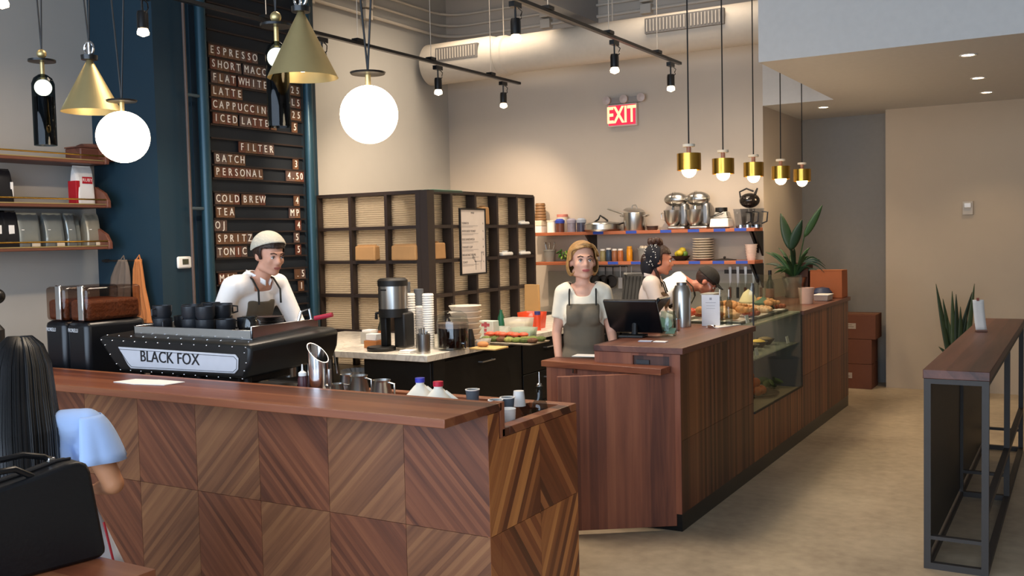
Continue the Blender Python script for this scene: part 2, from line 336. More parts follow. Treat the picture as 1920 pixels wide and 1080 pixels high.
# exit sign
p = at(1168, 216, Y=9.72); t = thing('exit_sign', 'glowing red EXIT sign with emergency lamps on the kitchen wall', 'exit sign', (p.x, 9.745, p.z))
obj('housing', MB().box(-.17, .17, -.05, 0, -.12, .12), mat('c8b8b0', .5), t, bev=.006)
obj('face_plate', MB().box(-.155, .155, -.056, -.05, -.105, .105), mat('c03048', .5, emit=.7, ecol='e01840'), t)
text('EXIT', .245, mat('ffd0a0', .5, emit=1.5, ecol='ffb078'), t, (-.005, -.06, -.004), sx=.68, ext=.002)
obj('lamp_bracket', MB().box(-.16, .2, -.04, -.01, .125, .19), mat('8a8580', .6), t)
for x in (-.17, .03, .23): h = obj('emergency_lamp', MB().lathe([(.02, 0), (.045, .03), (.045, .05), (.0, .06)], (x, -.03, .165), 18, '-y'), mat('b8a8a2', .4), t)
# thermostat, wall strobe
p = at(343, 492, X=-5.85); t = thing('thermostat', 'white rounded thermostat with grey display on the dark blue wall', 'thermostat', (-5.85, p.y, p.z))
obj('case', MB().box(0, .025, -.065, .065, -.045, .045), white, t, bev=.015)
obj('display', MB().box(.025, .028, -.025, .03, -.015, .025), mat('4b4c3c', .3), t)
p = at(1815, 390, Y=10.95); t = thing('wall_alarm', 'small white fire alarm strobe on the beige wall at right', 'alarm', (p.x, 10.95, p.z))
obj('plate', MB().box(-.05, .05, -.03, 0, -.07, .07), mat('b8ab9a', .5), t, bev=.005)
obj('strobe_lens', MB().box(-.035, .035, -.055, -.03, .0, .055), mat('d8d2c8', .2), t, bev=.008)
# ---------------------------------------------------------------- coffee bar
BX0, BX1, BY0, BYM, BY1, BZ, LZ = -6.3, -2.04, 3.25, 3.36, 4.03, 1.03, .92
t = thing('coffee_bar', 'long walnut coffee bar with raised top and diagonal veneer tiles in front', 'bar counter', (BX1, BY0, 0))
def L(x): return x-BX1
def Ly(y): return y-BY0
obj('bar_top', MB().box(L(BX0), 0, Ly(2.95), Ly(BYM), .995, BZ), wal_x, t, bev=.003)
obj('carcass', MB().box(L(BX0), -.012, .012, .1, .0, .994).box(L(BX0), -.012, .1, Ly(BY1)-.012, 0, .6), wal_zdark, t)
ts = .418
for i in range(10):
    for j in range(2):
        x1 = -ts*i-.001; x0 = -ts*(i+1)+.001; z0 = .502*j+.001; z1 = min(.502*(j+1)-.001, .994)
        if x0 < L(BX0): continue
        obj('veneer_tile', MB().box(x0, x1, 0, .012, z0, z1), tile_f[(i+j+1) % 2], t)
ys = [0, .085, .42, Ly(BY1)]
for j in range(2):
    for i in range(3):
        z1 = .5 if j == 0 else (.995 if i == 0 else .885)
        k = 0 if i < 2 else 1
        obj('veneer_tile', MB().box(-.012, 0, ys[i]+.0008, ys[i+1]-.0008, .5*j+.001 if j else 0, z1-.001), tile_e[(k+j+1) % 2], t)
# lower working top: walnut rim with two sunken trays, then steel
lt = MB(); x0, x1, y0, y1 = L(-3.3), 0, Ly(BYM), Ly(BY1)
lt.box(x0, x1, y0, y0+.06, .885, LZ).box(x0, x1, y1-.06, y1, .885, LZ).box(x1-.06, x1, y0+.06, y1-.06, .885, LZ).box(x0, x0+.05, y0+.06, y1-.06, .885, LZ)
lt.box(-.255, -.215, y0+.06, y1-.06, .84, LZ).box(-.76, -.23, y0+.02, y1-.02, .88, .895).box(x0, -.75, y0+.02, y1-.02, .8, .815).box(-.23, x1-.02, y0+.02, y1-.02, .8, .815)
obj('tray_rim', lt, wal_x, t, bev=.003)
obj('tray_post', MB().box(-.05, 0, Ly(BYM)-.01, Ly(BYM)+.02, .885, BZ), wal_z, t)
obj('steel_worktop', MB().box(L(BX0), x0-.002, y0, y1, .88, .915), steel_b, t, bev=.003)
# ---------------------------------------------------------------- pastry counter
CX, CY0, CY1, CZ, CXB = -1.966, 5.19, 9.70, 1.053, -2.50
WY0, WY1, WZ = 6.59, 7.91, .44
t = thing('service_counter', 'long walnut service counter with glass pastry window running to the back wall', 'counter', (CX, CY0, 0))
def b(x, y): return x-CX, y-CY0
obj('carcass', MB().box(CXB-CX, -.012, .012, WY0-CY0, .1, 1.015).box(CXB-CX, -.012, WY1-CY0, CY1-CY0, .1, 1.015).box(CXB-CX, -.012, WY0-CY0, WY1-CY0, .1, WZ-.02), wal_zdark, t)
obj('toe_kick', MB().box(CXB-CX+.05, -.002, .004, CY1-CY0, 0, .1), blk_g, t)
obj('counter_top', MB().box(CXB-CX, .02, -.015, WY0-CY0, 1.016, CZ), wal_y, t, bev=.003); obj('counter_top', MB().box(CXB-CX-.1, .02, WY1-CY0, CY1-CY0+.02, 1.016, CZ), wal_y, t, bev=.003)
import itertools
cols = [0, .42, .84, WY0-CY0, (WY0+WY1)/2-CY0, WY1-CY0, WY1-CY0+.45, WY1-CY0+.9, WY1-CY0+1.35, CY1-CY0]
rows = [.1, WZ, .74, 1.015]
for i in range(len(cols)-1):
    inw = 3 <= i <= 4
    rr = [(.1, WZ)] if inw else [(.1, .52), (.52, 1.015)]
    for j, (z0, z1) in enumerate(rr):
        obj('panel', MB().box(-.012, 0, cols[i]+.0012, cols[i+1]-.0012, z0+.001, z1-.001), tile_c[(i*2+j+(i//2)) % 3], t)
# end face (towards camera), with black card slot
ef = MB(); xa = CXB-CX; s0, s1, sz0, sz1 = -.29, -.065, .945, 1.0
ef.box(xa, s0, -.002, .012, .1, 1.014).box(s1, -.0005, -.002, .012, .1, 1.014).box(s0, s1, -.002, .012, .1, sz0).box(s0, s1, -.002, .012, sz1, 1.014)
obj('end_panel', ef, wal_z, t); obj('card_slot', MB().box(s0, s1, .02, .03, sz0, sz1), mat('050505', .9, spec=.1), t); obj('card_printer', MB().box(s0+.02, s0+.1, .0, .02, sz0+.006, sz0+.03), darkgrey, t)
# ledge in front of the till
t = thing('till_ledge', 'low walnut ledge with a clipboard, left of the till', 'ledge', (-2.0, 5.19, 0))
obj('ledge_top', MB().prism([(-.83, -.06), (-.02, -.16), (-.02, -.02), (-.48, -.02), (-.48, .14), (-.83, .14)], .915, .95, 'z'), wal_x, t, bev=.002)
obj('ledge_body', MB().prism([(-.81, -.03), (-.1, -.03), (-.1, -.02), (-.5, -.02), (-.5, .12), (-.81, .12)], .1, .914, 'z'), wal_z, t)
p = at(1077, 693, Y=5.15)
obj('latch', MB().cyl((p.x+2, -.045, p.z-.02), .012, .04, 12), chrome, t)
# gate
hp = V((-1.985, 5.03, 0)); gd = V((-.82, -.575, 0)).normalized()
base = at(1270, 996, Z=0); base2 = at(1085, 1005, Z=0); gd = (base2-base).normalized(); nrm = V((-gd.y, gd.x, 0))
D = at(1045, 707, Z=0)-V((0, 0, H)); tt = nrm.dot(base)/nrm.dot(D); gl = (V((0, 0, H))+tt*D - base); glen = gl.xy.length; gh = .91
t = thing('swing_gate', 'half-open walnut swing gate between bar and service counter', 'gate', base, math.atan2(gd.y, gd.x))
obj('gate_panel', MB().box(0, glen, -.03, 0, .03, gh), wal_z, t, bev=.002)
obj('hinge', MB().cyl((-.005, -.015, .2), .008, .1, 10).cyl((-.005, -.015, .75), .008, .1, 10), steel, t)
# ---------------------------------------------------------------- prep counter (marble, L shape)
PZ = .91
t = thing('marble_worktop', 'pale marble L-shaped prep worktop in front of the dark glazed divider', 'worktop', (-3.83, 5.35, PZ))
obj('slab', MB().prism([(0, 0), (0, 3.6), (-.8, 3.6), (-.8, 1.22), (-1.75, 1.22), (-1.75, 0)], -.045, 0, 'z'), marb, t, bev=.003)
def base_cab(y0, y1, lab, x0=-4.55, n=2):
    t = thing('base_cabinet', lab, 'cabinet', (-3.87, y0, 0))
    obj('carcass', MB().box(-.65, -.02, .0, y1-y0, .08, PZ-.047), black, t)
    for i in range(n):
        z0 = .1+i*(.74/n); d = obj('drawer', MB().box(-.02, 0, .01, y1-y0-.01, z0+.004, z0+.74/n-.004), black, t, bev=.003)
        obj('handle', MB().tube([(.0, (y1-y0)/2-.09, z0+.74/n-.06), (.03, (y1-y0)/2-.09, z0+.74/n-.06), (.03, (y1-y0)/2+.09, z0+.74/n-.06), (0, (y1-y0)/2+.09, z0+.74/n-.06)], .007, 8), steel_b, d)
base_cab(5.6, 6.7, 'matt black base cabinet nearest the corner of the marble worktop', n=1)
base_cab(6.71, 7.6, 'middle black base cabinet behind the blonde barista', n=3)
base_cab(7.61, 8.6, 'black base cabinet at the kitchen end of the marble worktop', n=2)
t = thing('back_cabinet', 'black cabinet block under the front left arm of the marble worktop', 'cabinet', (-4.45, 5.45, 0))
obj('carcass', MB().box(0, .6, 0, .14, .08, PZ-.047), black, t); obj('door', MB().box(.01, .59, -.02, 0, .1, PZ-.06), black, t, bev=.003)
t = thing('under_shelf', 'open steel under-shelf with legs below the marble worktop', 'shelf', (-5.3, 5.45, 0))
obj('shelf_board', MB().box(-.2, .83, 0, .9, .62, .65), steel_b, t)
for x, y in ((-.15, .05), (.53, .0), (-.15, .85), (.5, .85)): obj('leg', MB().cyl((x, y, 0), .018, PZ-.046, 12), steel_b, t)
t = thing('coffee_filters', 'stack of white fluted paper filters under the marble worktop', 'filter stack', (-4.6, 5.55, .651))
def flute(r0, r1, z0, z1, n=40):
    m = MB(); vs = []
    for j, (r, z) in enumerate(((r0, z0), (r1, z1))):
        for i in range(n): a = 2*pi*i/n; q = r*(1+(.06 if i % 2 else -.06)*j); vs.append((q*cos(a), q*sin(a), z))
    m._a(vs, [(i, (i+1) % n, n+(i+1) % n, n+i) for i in range(n)]+[tuple(range(n))[::-1]]); return m
for i in range(6): obj('paper_filter', flute(.055, .12, .006*i, .07+.006*i), mat('cfcfcc', .9), t)
# ---------------------------------------------------------------- divider (open cubes, reeded panes)
DX, DY, DT = -4.66, 6.57, 2.09
zs = [.91, 1.22, 1.51, 1.80, DT]
t = thing('glazed_divider', 'dark L-shaped shelving divider with square bays and reeded glass panes', 'divider', (DX, DY, 0))
dp = .2; fr = .03
fw_ = mat('2b211c', .5)
zrows = [.3, .6]+zs
def board(x0, x1, y0, y1, z0, z1): obj('board', MB().box(x0, x1, y0, y1, z0, z1), fw_, t)
xs = [-1.19, -.83, -.43, -.03]
yb = [0, .36, .74, 1.11, 1.47, 1.80]
for x in (-1.19, -.82, -.43): board(x-.015, x+.015, 0, dp*.5, 0, DT)
board(-.075, .0, 0, dp*.5, 0, DT+.006); board(-dp*.6, -.076, 0, .03, 0, DT)
for z in zrows: board(-1.2, -.056, .002, dp*.5-.002, z-.015, z+.013)
for y in yb[1:]: board(-dp*.7, 0, y-.015, y+.015, 0, DT)
for z in zrows: board(-dp*.7+.002, -.002, .03, 1.8, z-.015, z+.013)
xp = [(-1.175, -.835), (-.805, -.445), (-.415, -.076)]
for x0, x1 in xp:
    for k in range(len(zrows)-1): obj('pane', MB().box(x0, x1, .06, .068, zrows[k]+.013, zrows[k+1]-.015), reed, t)
for i in range(5):
    for k in range(len(zrows)-1): obj('pane', MB().box(-.1, -.092, yb[i]+.015 if i else .03, yb[i+1]-.015, zrows[k]+.013, zrows[k+1]-.015), reed, t)
# kraft bags and boxes in the bays
def bag_item(name, lab, cat, x, y, z, sx, sy, sz, m, grp=None):
    tt_ = thing(name, lab, cat, (x, y, z), 0, grp); obj('body', MB().box(-sx/2, sx/2, -sy/2, sy/2, 0, sz, .003, .003), m, tt_, bev=.012); obj('fold', MB().box(-sx/2+.01, sx/2-.01, -.004, .004, sz, sz+.012), m, tt_); return tt_
Z2 = 1.524
bag_item('kraft_box', 'kraft takeaway box in the middle bay, second row of the divider front', 'box', DX-.65, DY+.015, Z2, .22, .08, .125, kraft)
bag_item('kraft_box', 'kraft takeaway box in the bay left of the divider corner', 'box', DX-.24, DY+.015, Z2, .26, .08, .125, kraft)
bag_item('kraft_box', 'kraft takeaway box in the first bay right of the divider corner', 'box', DX-.046, DY+.17, Z2, .08, .2, .14, kraft)
bag_item('paper_bag', 'small kraft bag behind the right edge of the menu poster, top row', 'bag', DX-.046, DY+.92, 1.814, .08, .13, .16, kraft)
bag_item('white_box', 'low white box in the fourth bay of the divider side', 'box', DX-.046, DY+1.3, Z2, .08, .2, .035, white)
bag_item('white_box', 'low white box in the last bay of the divider side', 'box', DX-.046, DY+1.64, Z2, .08, .2, .03, white)
bag_item('white_box', 'pale box in the top right bay of the divider side', 'box', DX-.046, DY+1.64, 1.814, .08, .18, .03, white)
tr = thing('green_tray', 'thin green tray lying on top of the divider', 'tray', (DX-.15, DY+.3, DT)); obj('tray', MB().box(-.15, .15, -.2, .25, 0, .02, .01, .01), mat('3c6b58', .5), tr, bev=.004)
# poster
p0 = at(862, 390, X=DX+.015); p1 = at(913, 516, X=DX+.015)
p0b = at(908, 390, X=DX+.015)
ph = .58; pw = abs(at(911, 450, X=DX+.015).y-at(863, 450, X=DX+.015).y)
zt = p0.z; zb = at(864, 517, X=DX+.015).z
t = thing('menu_poster', 'framed food menu with a grey animal drawing, hung on the divider', 'poster', (DX+.003, at(863, 450, X=DX+.015).y, zb))
hh = zt-zb
obj('frame', MB().box(0, .018, 0, pw, 0, .014).box(0, .018, 0, pw, hh-.014, hh).box(0, .018, 0, .012, .014, hh-.014).box(0, .018, pw-.012, pw, .014, hh-.014), black, t)
obj('sheet', MB().box(0, .01, .012, pw-.012, .014, hh-.014), mat('d9cdc2', .8), t)
gx = mat('77706c', .8); gl_ = mat('a8a09b', .8)
def ptxt(s, y, z, size, m): text(s, size, m, t, (.0115, y, z), '+x', ext=.0004, align='LEFT', name='print')
lines = [('TOMATO', .2), ('AVOCADO TOAST', .34), ('EGG SANDWICH', .49), ('YOGURT CUP', .63), ('BREAKFAST BOWL', .77), ('TOAST', .9)]
for s, f in lines:
    z = hh*(1-f*.83-.06); ptxt(s, .03, z, .026, gx); ptxt('6', pw-.05, z, .026, gx)
    obj('print_lines', MB().box(.0105, .011, .03, pw*.7, z-.024, z-.02).box(.0105, .011, .03, pw*.5, z-.034, z-.03), gl_, t)
ptxt('MENU', pw/2-.03, hh*.93, .02, gx)
# little deer-like drawing
obj('animal_drawing', MB().box(.0105, .011, pw*.55, pw*.82, hh*.19, hh*.205).box(.0105, .011, pw*.57, pw*.6, hh*.07, hh*.19).box(.0105, .011, pw*.78, pw*.8, hh*.07, hh*.19).box(.0105, .011, pw*.8, pw*.83, hh*.2, hh*.33).box(.0105, .011, pw*.8, pw*.92, hh*.32, hh*.345).prism([(pw*.44, hh*.26), (pw*.56, hh*.19), (pw*.6, hh*.19), (pw*.5, hh*.31)], .0105, .011, 'x'), gl_, t)
# ---------------------------------------------------------------- menu board
MX = -5.838
t = thing('menu_board', 'tall dark drinks menu board with wooden letter tiles between two blue pipes', 'menu board', (MX, 5.36, 0))
def MYt(y): return y-5.36
PIT_ = .1038; Z0 = at(392, 93, X=MX+.02).z
obj('backing', MB().box(0, .008, 0, 1.02, .7, 4.3), mat('101820', .7), t)
for k in range(-10, 24):
    z = Z0-.045-PIT_*k
    if z > 4.28 or z < .75: continue
    obj('rail', MB().box(.008, .03, -.01, 1.02, z-.012, z), mat('281d19', .6), t)
tw = wood('letter_tile_wood', '4a3024', '5c3f2c', '755238', (0, 0, R(90)), 3, 40, 0, .5); twr = wood('letter_tile_red', '45241a', '5a3022', '6c4030', (0, 0, R(90)), 3, 40, 0, .5)
tm = [tw, wood('letter_tile_grey', '3a2c25', '54403a', '6a5448', (0, 0, R(90)), 3, 40, 0, .5), tw, twr]
lett = mat('e8e2d8', .5)
tile_me = {}
def tile(ch, y, k):
    z = Z0-PIT_*k
    kk = random.randrange(4)
    if kk not in tile_me: me = MB().box(0, .012, -.031, .031, -.043, .043).mesh('letter_tile'); me.materials.append(tm[kk]); tile_me[kk] = me
    o = bpy.data.objects.new('letter_tile', tile_me[kk]); C.objects.link(o); o.parent = t; o.location = (.024, y, z); o.rotation_euler = (0, R(random.uniform(-2, 2)), 0)
    me = textmesh(ch, .082, .0015, .82)
    if not me.materials: me.materials.append(lett)
    q = bpy.data.objects.new('letter', me); C.objects.link(q); q.parent = o; q.location = (.0135, 0, 0); q.rotation_euler = (R(90), 0, R(90))
def line(s, k, x0, pitch=.0645):
    y = at(x0, 300, X=MX+.02).y-5.36
    y = YST[k] if k in YST else y
    for ch in s:
        if ch == ' ': y += .022; continue
        tile(ch, y, k); y += pitch
YST = {}
def ystart(px, py): return at(px, py, X=MX+.03).y-5.36
for s, k, px, py in (('ESPRESSO', 0, 396, 92), ('SHORT MACC', 1, 399, 120), ('FLAT WHITE', 2, 401, 145), ('LATTE', 3, 401, 170), ('CAPPUCCINO', 4, 402, 194), ('ICED LATTE I', 5, 404, 219),
                     ('FILTER', 7, 453, 276), ('BATCH', 8, 407, 297), ('PERSONAL', 9, 407, 322), ('COLD BREW', 11, 408, 371), ('TEA', 12, 410, 397), ('OJ', 13, 407, 422), ('SPRITZ', 14, 410, 446), ('TONIC', 15, 411, 471), ('MIL', 17, 415, 521), ('OA', 18, 419, 546), ('A', 19, 422, 572),
                     ('25', 2, 547, 170), ('L5', 3, 548, 193), ('25', 4, 549, 215), ('5', 5, 552, 240), ('3', 8, 554, 308), ('4.50', 9, 541, 328), ('4', 11, 556, 375), ('MP', 12, 547, 399), ('4', 13, 559, 422), ('5', 14, 556, 444), ('5', 15, 559, 467), ('.5', 17, 558, 535), ('1', 18, 565, 556)):
    YST[k] = ystart(px, py); line(s, k, px, .05 if s == '4.50' else .0645)
YST.clear()
for px0, r_ in ((385, .042), (581, .04)):
    y = at(px0, 300, X=MX+.06).y-5.36
    obj('frame_pipe', MB().cyl((.06, y, 0), r_, 4.6, 20), mat('24424f', .35, .3), t)
yq = at(354, 300, X=MX+.06).y-5.36
obj('thin_pole', MB().cyl((.06, yq, 0), .012, 4.6, 12), mat('5a4a42', .5), t)
for py in (180, 391):
    z = at(370, py, X=MX+.06).z
    obj('pole_bracket', MB().tube([(.06, yq, z), (.06, at(385, 300, X=MX+.06).y-5.36, z)], .013, 10), mat('3e4c52', .5), t)
# ---------------------------------------------------------------- left wall shelves
for z, lab in ((2.36, 'top walnut wall shelf with a brass rail on the left wall'), (2.04, 'middle walnut wall shelf with a brass rail, under the top one'), (1.735, 'lowest walnut wall shelf with a brass rail, holding coffee bags')):
    t = thing('wall_shelf', lab, 'shelf', (-6.57, 2.2, z-.03))
    obj('board', MB().box(.0, .32, 0, 2.52, -.03, .0), wal_y, t, bev=.004)
    obj('end_panel', MB().prism([(0, -.03), (.0, .13), (.06, .14), (.2, .13), (.3, .08), (.34, .02), (.34, -.03)], 2.52, 2.55, 'y'), wal_y, t, bev=.004)
    obj('front_rail', MB().tube([(.325, 0, .03), (.325, 2.55, .03)], .006, 8), brass_s, t)
    obj('edge_strip', MB().box(.32, .324, 0, 2.52, -.007, .0), brass, t)
def coffee_bag(lab, x, y, z, w_, d, h, m, rz=0, extra=None, grp=None):
    t = thing('coffee_bag', lab, 'coffee bag', (x, y, z), rz, grp)
    def fn(u, v):
        # closed pillow profile around
        a = 2*pi*u; s_ = v
        pw_ = w_/2*(1-.06*sin(pi*s_)); pd = d/2*(1-s_**4)*(1+.05*sin(7*s_)) + .004
        cx = max(-1, min(1, 1.35*cos(a))); cy = max(-1, min(1, 1.35*sin(a)))
        return (pd*cx*(1), pw_*cy*(1-.0*s_), h*s_+.004*sin(9*a)*s_)
    obj('pouch', MB().grid(fn, 28, 12), m, t, ang=60) if False else obj('pouch', MB().grid(fn, 28, 12), m, t)
    obj('top_seal', MB().box(-.004, .004, -w_/2+.004, w_/2-.004, h-.004, h+.012), m, t)
    if extra: extra(t)
    return t
silver = mat('8c9290', .35, .6, ns=.15, nsc=12, bump=.3); whitebag = mat('e6e4e0', .5, bump=.3, nsc=9); redbag = mat('b01824', .5); blackbag = mat('14151a', .45)
SX = -6.40
def sy(px, py=440): return at(px, py, X=-6.33).y
def label_(t, x, y0, y1, z0, z1, m=paper): obj('tag_label', MB().box(x, x+.003, y0, y1, z0, z1), m, t)
zl = 1.706; zm = 2.011
for i, (px, w_, m, lab) in enumerate(((2, .15, blackbag, 'black coffee bag with white label at the photo\'s left edge, lowest shelf'), (26, .12, blackbag, 'second black coffee bag with a white label, beside the silver bags'), (61, .165, silver, 'leftmost wide silver coffee bag on the lowest shelf'), (108, .15, silver, 'second wide silver coffee bag on the lowest shelf'), (139, .075, silver, 'narrow silver bag turned sideways between the wide ones'), (156, .09, silver, 'silver bag half hidden behind the last one on the lowest shelf'), (181, .12, mat('9a9484', .4, .4, ns=.15, nsc=10, bump=.3), 'last silver bag at the right end of the lowest shelf'))):
    coffee_bag(lab, SX if i != 5 else SX-.06, sy(px), zl, w_, .09, .24 if i < 2 else .225, m, 0, (lambda t, i=i, w_=w_: (label_(t, .046, -.02, .02, .05, .15) if i < 2 else None, label_(t, .06, 0, .06, .0, .035, cream) if i in (2, 3, 6) else None, obj('valve_strip', MB().box(.044, .046, -w_/2+.02, -w_/2+.04, .115, .12), paper, t) if i >= 2 else None)))
def red_extra(t):
    obj('side_band', MB().box(-.046, .047, -.084, -.05, .0, .17), redbag, t, bev=.003)
    obj('logo_frame', MB().box(.0455, .0475, -.03, .055, .15, .2), redbag, t, bev=.006)
    text('RUBY', .034, mat('f0dcd8', .6), t, (.049, .0125, .175), '+x', ext=.0005)
coffee_bag('white coffee bag with red side and red logo on the middle shelf', SX, sy(165, 345), zm, .15, .09, .27, whitebag, 0, red_extra)
coffee_bag('black coffee bag with narrow white label at left end of the middle shelf', SX, sy(8, 345), zm, .16, .1, .22, blackbag, 0, lambda t: label_(t, .05, .055, .075, .04, .14))
t = thing('wooden_box', 'dark brown wooden block lying at the end of the top shelf', 'box', (-6.4, sy(170, 285), 2.331)); obj('block', MB().box(-.09, .09, -.1, .2, 0, .09), wal_y, t, bev=.01); obj('lid', MB().box(-.092, .092, -.102, .202, .09, .1), wal_y, t)
# hook rail with two hanging aprons on the alcove wall
p = at(200, 489, Y=4.87)
t = thing('hook_rail', 'thin rail with hooks on the dark blue wall', 'rail', (p.x, 4.87, p.z))
rx1 = at(268, 489, Y=4.87).x-p.x
obj('bar', MB().tube([(0, -.04, 0), (rx1, -.04, 0)], .006, 8), iron, t)
for x in (.02, rx1-.02): obj('bracket', MB().box(x-.012, x+.012, -.04, 0, -.012, .012), iron, t)
def hanging(lab, pts, m, depth=.05, name='apron', folds=5, amp=.012):
    """pts: list of (xl, xr, z) rows in world, on plane Y=4.80"""
    x0 = (pts[0][0]+pts[0][1])/2; z0 = pts[0][2]
    t = thing(name, lab, 'apron', (x0, 4.80, z0))
    n = len(pts)-1
    def fn(u, v):
        k = min(int(v*n), n-1); f = v*n-k; a, b_ = pts[k], pts[k+1]
        xl = a[0]+(b_[0]-a[0])*f; xr = a[1]+(b_[1]-a[1])*f; z = a[2]+(b_[2]-a[2])*f
        return (xl+(xr-xl)*u-x0, amp*sin(u*folds*2*pi+v*2)-.02*v, z-z0)
    obj('cloth', MB().grid(fn, 30, 3*n), m, t, solid=.006)
    obj('neck_loop', MB().tube([(-.02, .0, 0), (0, .01, .03), (.02, .0, 0)], .005, 6), m, t)
q = lambda x, y: at(x, y, Y=4.80)
def rowp(*rs): return [(q(a, y).x, q(b_, y).x, q((a+b_)/2, y).z) for a, b_, y in rs]
hanging('grey-brown apron hanging left on the rail', rowp((222, 238, 487), (215, 242, 500), (208, 245, 520), (206, 246, 545), (206, 246, 570)), mat('6a5d52', .9), folds=3)
hanging('orange-tan apron hanging right on the rail, knotted at the bottom', rowp((254, 265, 486), (250, 268, 505), (249, 273, 540), (252, 280, 570), (258, 283, 585), (262, 285, 598), (248, 288, 605)), mat('b3713f', .9), folds=4)
# ---------------------------------------------------------------- pendants over the bar
PY = 3.3
def vcord(t, top, spread=.1, zoff=0, m=None):
    for s_ in (-1, 1): obj('cord', MB().tube([(s_*spread, 0, 4.6-top), (0, 0, zoff)], .0045, 6), m or black, t)
def globe(px, py, r, lab):
    p = at(px, py, Y=PY); t = thing('globe_pendant', lab, 'pendant lamp', p)
    obj('glass_globe', MB().ball((0, 0, 0), r, 32, 20), glow, t)
    obj('stem', MB().cyl((0, 0, r-.005), .012, .05, 12), brass, t)
    obj('disc', MB().lathe([(.0, r+.045), (.072, r+.047), (.076, r+.055), (.0, r+.06)]), blk_g, t)
    vcord(t, p.z, .2, r+.06)
globe(692, 215, .123, 'right white globe pendant glowing in front of the beige wall')
globe(231, 257, .130, 'left white globe pendant glowing in front of the dark blue wall')
def cone(px, py, r, h, lab, sgn):
    p = at(px, py, Y=PY); t = thing('cone_pendant', lab, 'pendant lamp', p)
    obj('cone_shade', MB().lathe([(r, 0), (.012, h), (.01, h-.004), (r-.003, .002)], n=48, cap=False), brass, t)
    obj('collar', MB().lathe([(.0, h-.005), (.04, h-.003), (.042, h+.02), (0, h+.022)]), blk_g, t)
    obj('ring', MB().tube([(.035*cos(a), 0, h+.055+.035*sin(a)) for a in [i*pi/12 for i in range(25)]], .006, 8), chrome, t)
    obj('ring_pin', MB().cyl((0, 0, h+.02), .007, .065, 10), chrome, t)
    for s_ in (-1, 1): obj('cord', MB().tube([(s_*.17-.03, 0, 4.6-p.z), (0, 0, h+.09)], .0045, 6), black, t)
    obj('bulb', MB().ball((0, 0, .06), .035, 16, 10), bulb, t)
cone(568, 146, .155, .29, 'right brass cone pendant nearest the letter board', 1)
cone(172, 210, .15, .27, 'left brass cone pendant in front of the blue pilaster', -1)
def tubep(px, py, lab, h=.33, r=.052):
    p = at(px, py, Y=PY); t = thing('tube_pendant', lab, 'pendant lamp', p)
    obj('glass_tube', MB().lathe([(r, 0), (r, h), (r*.8, h+.03), (r*.4, h+.048), (.012, h+.052)], n=28, cap=False), glass_dk, t)
    obj('inner_tube', MB().cyl((0, 0, .005), r*.86, h-.075, 24), mat('0b1017', .12, .6), t)
    obj('globe_bulb', MB().ball((0, 0, h-.02), .044, 20, 12), glow, t)
    obj('stem', MB().cyl((0, 0, h+.03), .011, .1, 12), brass, t)
    obj('disc', MB().lathe([(0, h+.115), (.07, h+.117), (.07, h+.128), (0, h+.13)]), blk_g, t)
    obj('knob', MB().ball((0, 0, h+.16), .025, 14, 10), brass, t)
    vcord(t, p.z, .12, h+.18)
tubep(86, 273, 'left dark tube pendant with a small globe, before the grey wall', r=.058)
tubep(524, 238, 'right dark tube pendant half hidden behind the brass cone')
# brass pendants over the service counter
grp = None
for i, (px, py) in enumerate(((1292, 318), (1356, 325), (1413, 330), (1464, 335), (1504, 339))):
    p = at(px, py, X=-2.35)
    lab = ['leftmost and nearest small brass pendant in the row over the counter', 'second brass pendant from the left in the counter row', 'middle brass pendant of the counter row of five', 'fourth brass pendant from the left, before the beige column', 'last and smallest brass pendant at the right end of the row'][i]
    t = thing('brass_pendant', lab, 'pendant lamp', p)
    obj('shade', MB().lathe([(.082, -.005), (.082, .11), (.02, .112), (.02, .108), (.078, .106), (.078, -.005)], n=32, cap=False), brass_s, t)
    obj('globe_bulb', MB().ball((0, 0, -.005), .05, 20, 12), mat('fff0d8', .5, emit=16, ecol='ffdfae'), t)
    obj('neck', MB().cyl((0, 0, .11), .016, .045, 12), mat('a07058', .4), t)
    obj('cap', MB().cyl((0, 0, .155), .042, .018, 20), cream, t)
    obj('cord', MB().tube([(0, 0, .17), (0, 0, (4.6 if p.y < 7.24 or 1 else 2.95)-p.z)], .005, 6), black, t)
    light('POINT', 'pendant_glow', p-V((0, 0, .12)), 5, (1, .75, .45), shadow_soft_size=.05)
for px, py in ((692, 215), (231, 257)):
    pass
# ---------------------------------------------------------------- items on the bar
t = thing('paper_menu', 'opened white paper menu lying on the walnut bar top', 'menu', at(275, 717, Z=BZ+.001), R(4))
obj('page', MB().prism([(-.17, -.05), (0, -.075), (0, .075), (-.14, .06)], 0, .003, 'z'), paper, t); obj('page', MB().prism([(0, -.075), (.17, -.05), (.19, .06), (0, .075)], .0005, .004, 'z'), paper, t)
# espresso machine
m0 = V((-3.56, 3.47, .915)); 
t = thing('espresso_machine', 'big black espresso machine with riveted back panel lettered BLACK FOX', 'espresso machine', m0)
ew, ed = 1.14, .62
zb_, zt_ = .105, .285
# main body: side profile in YZ swept along X with flared ends
def mach(u, v): return None
body = MB()
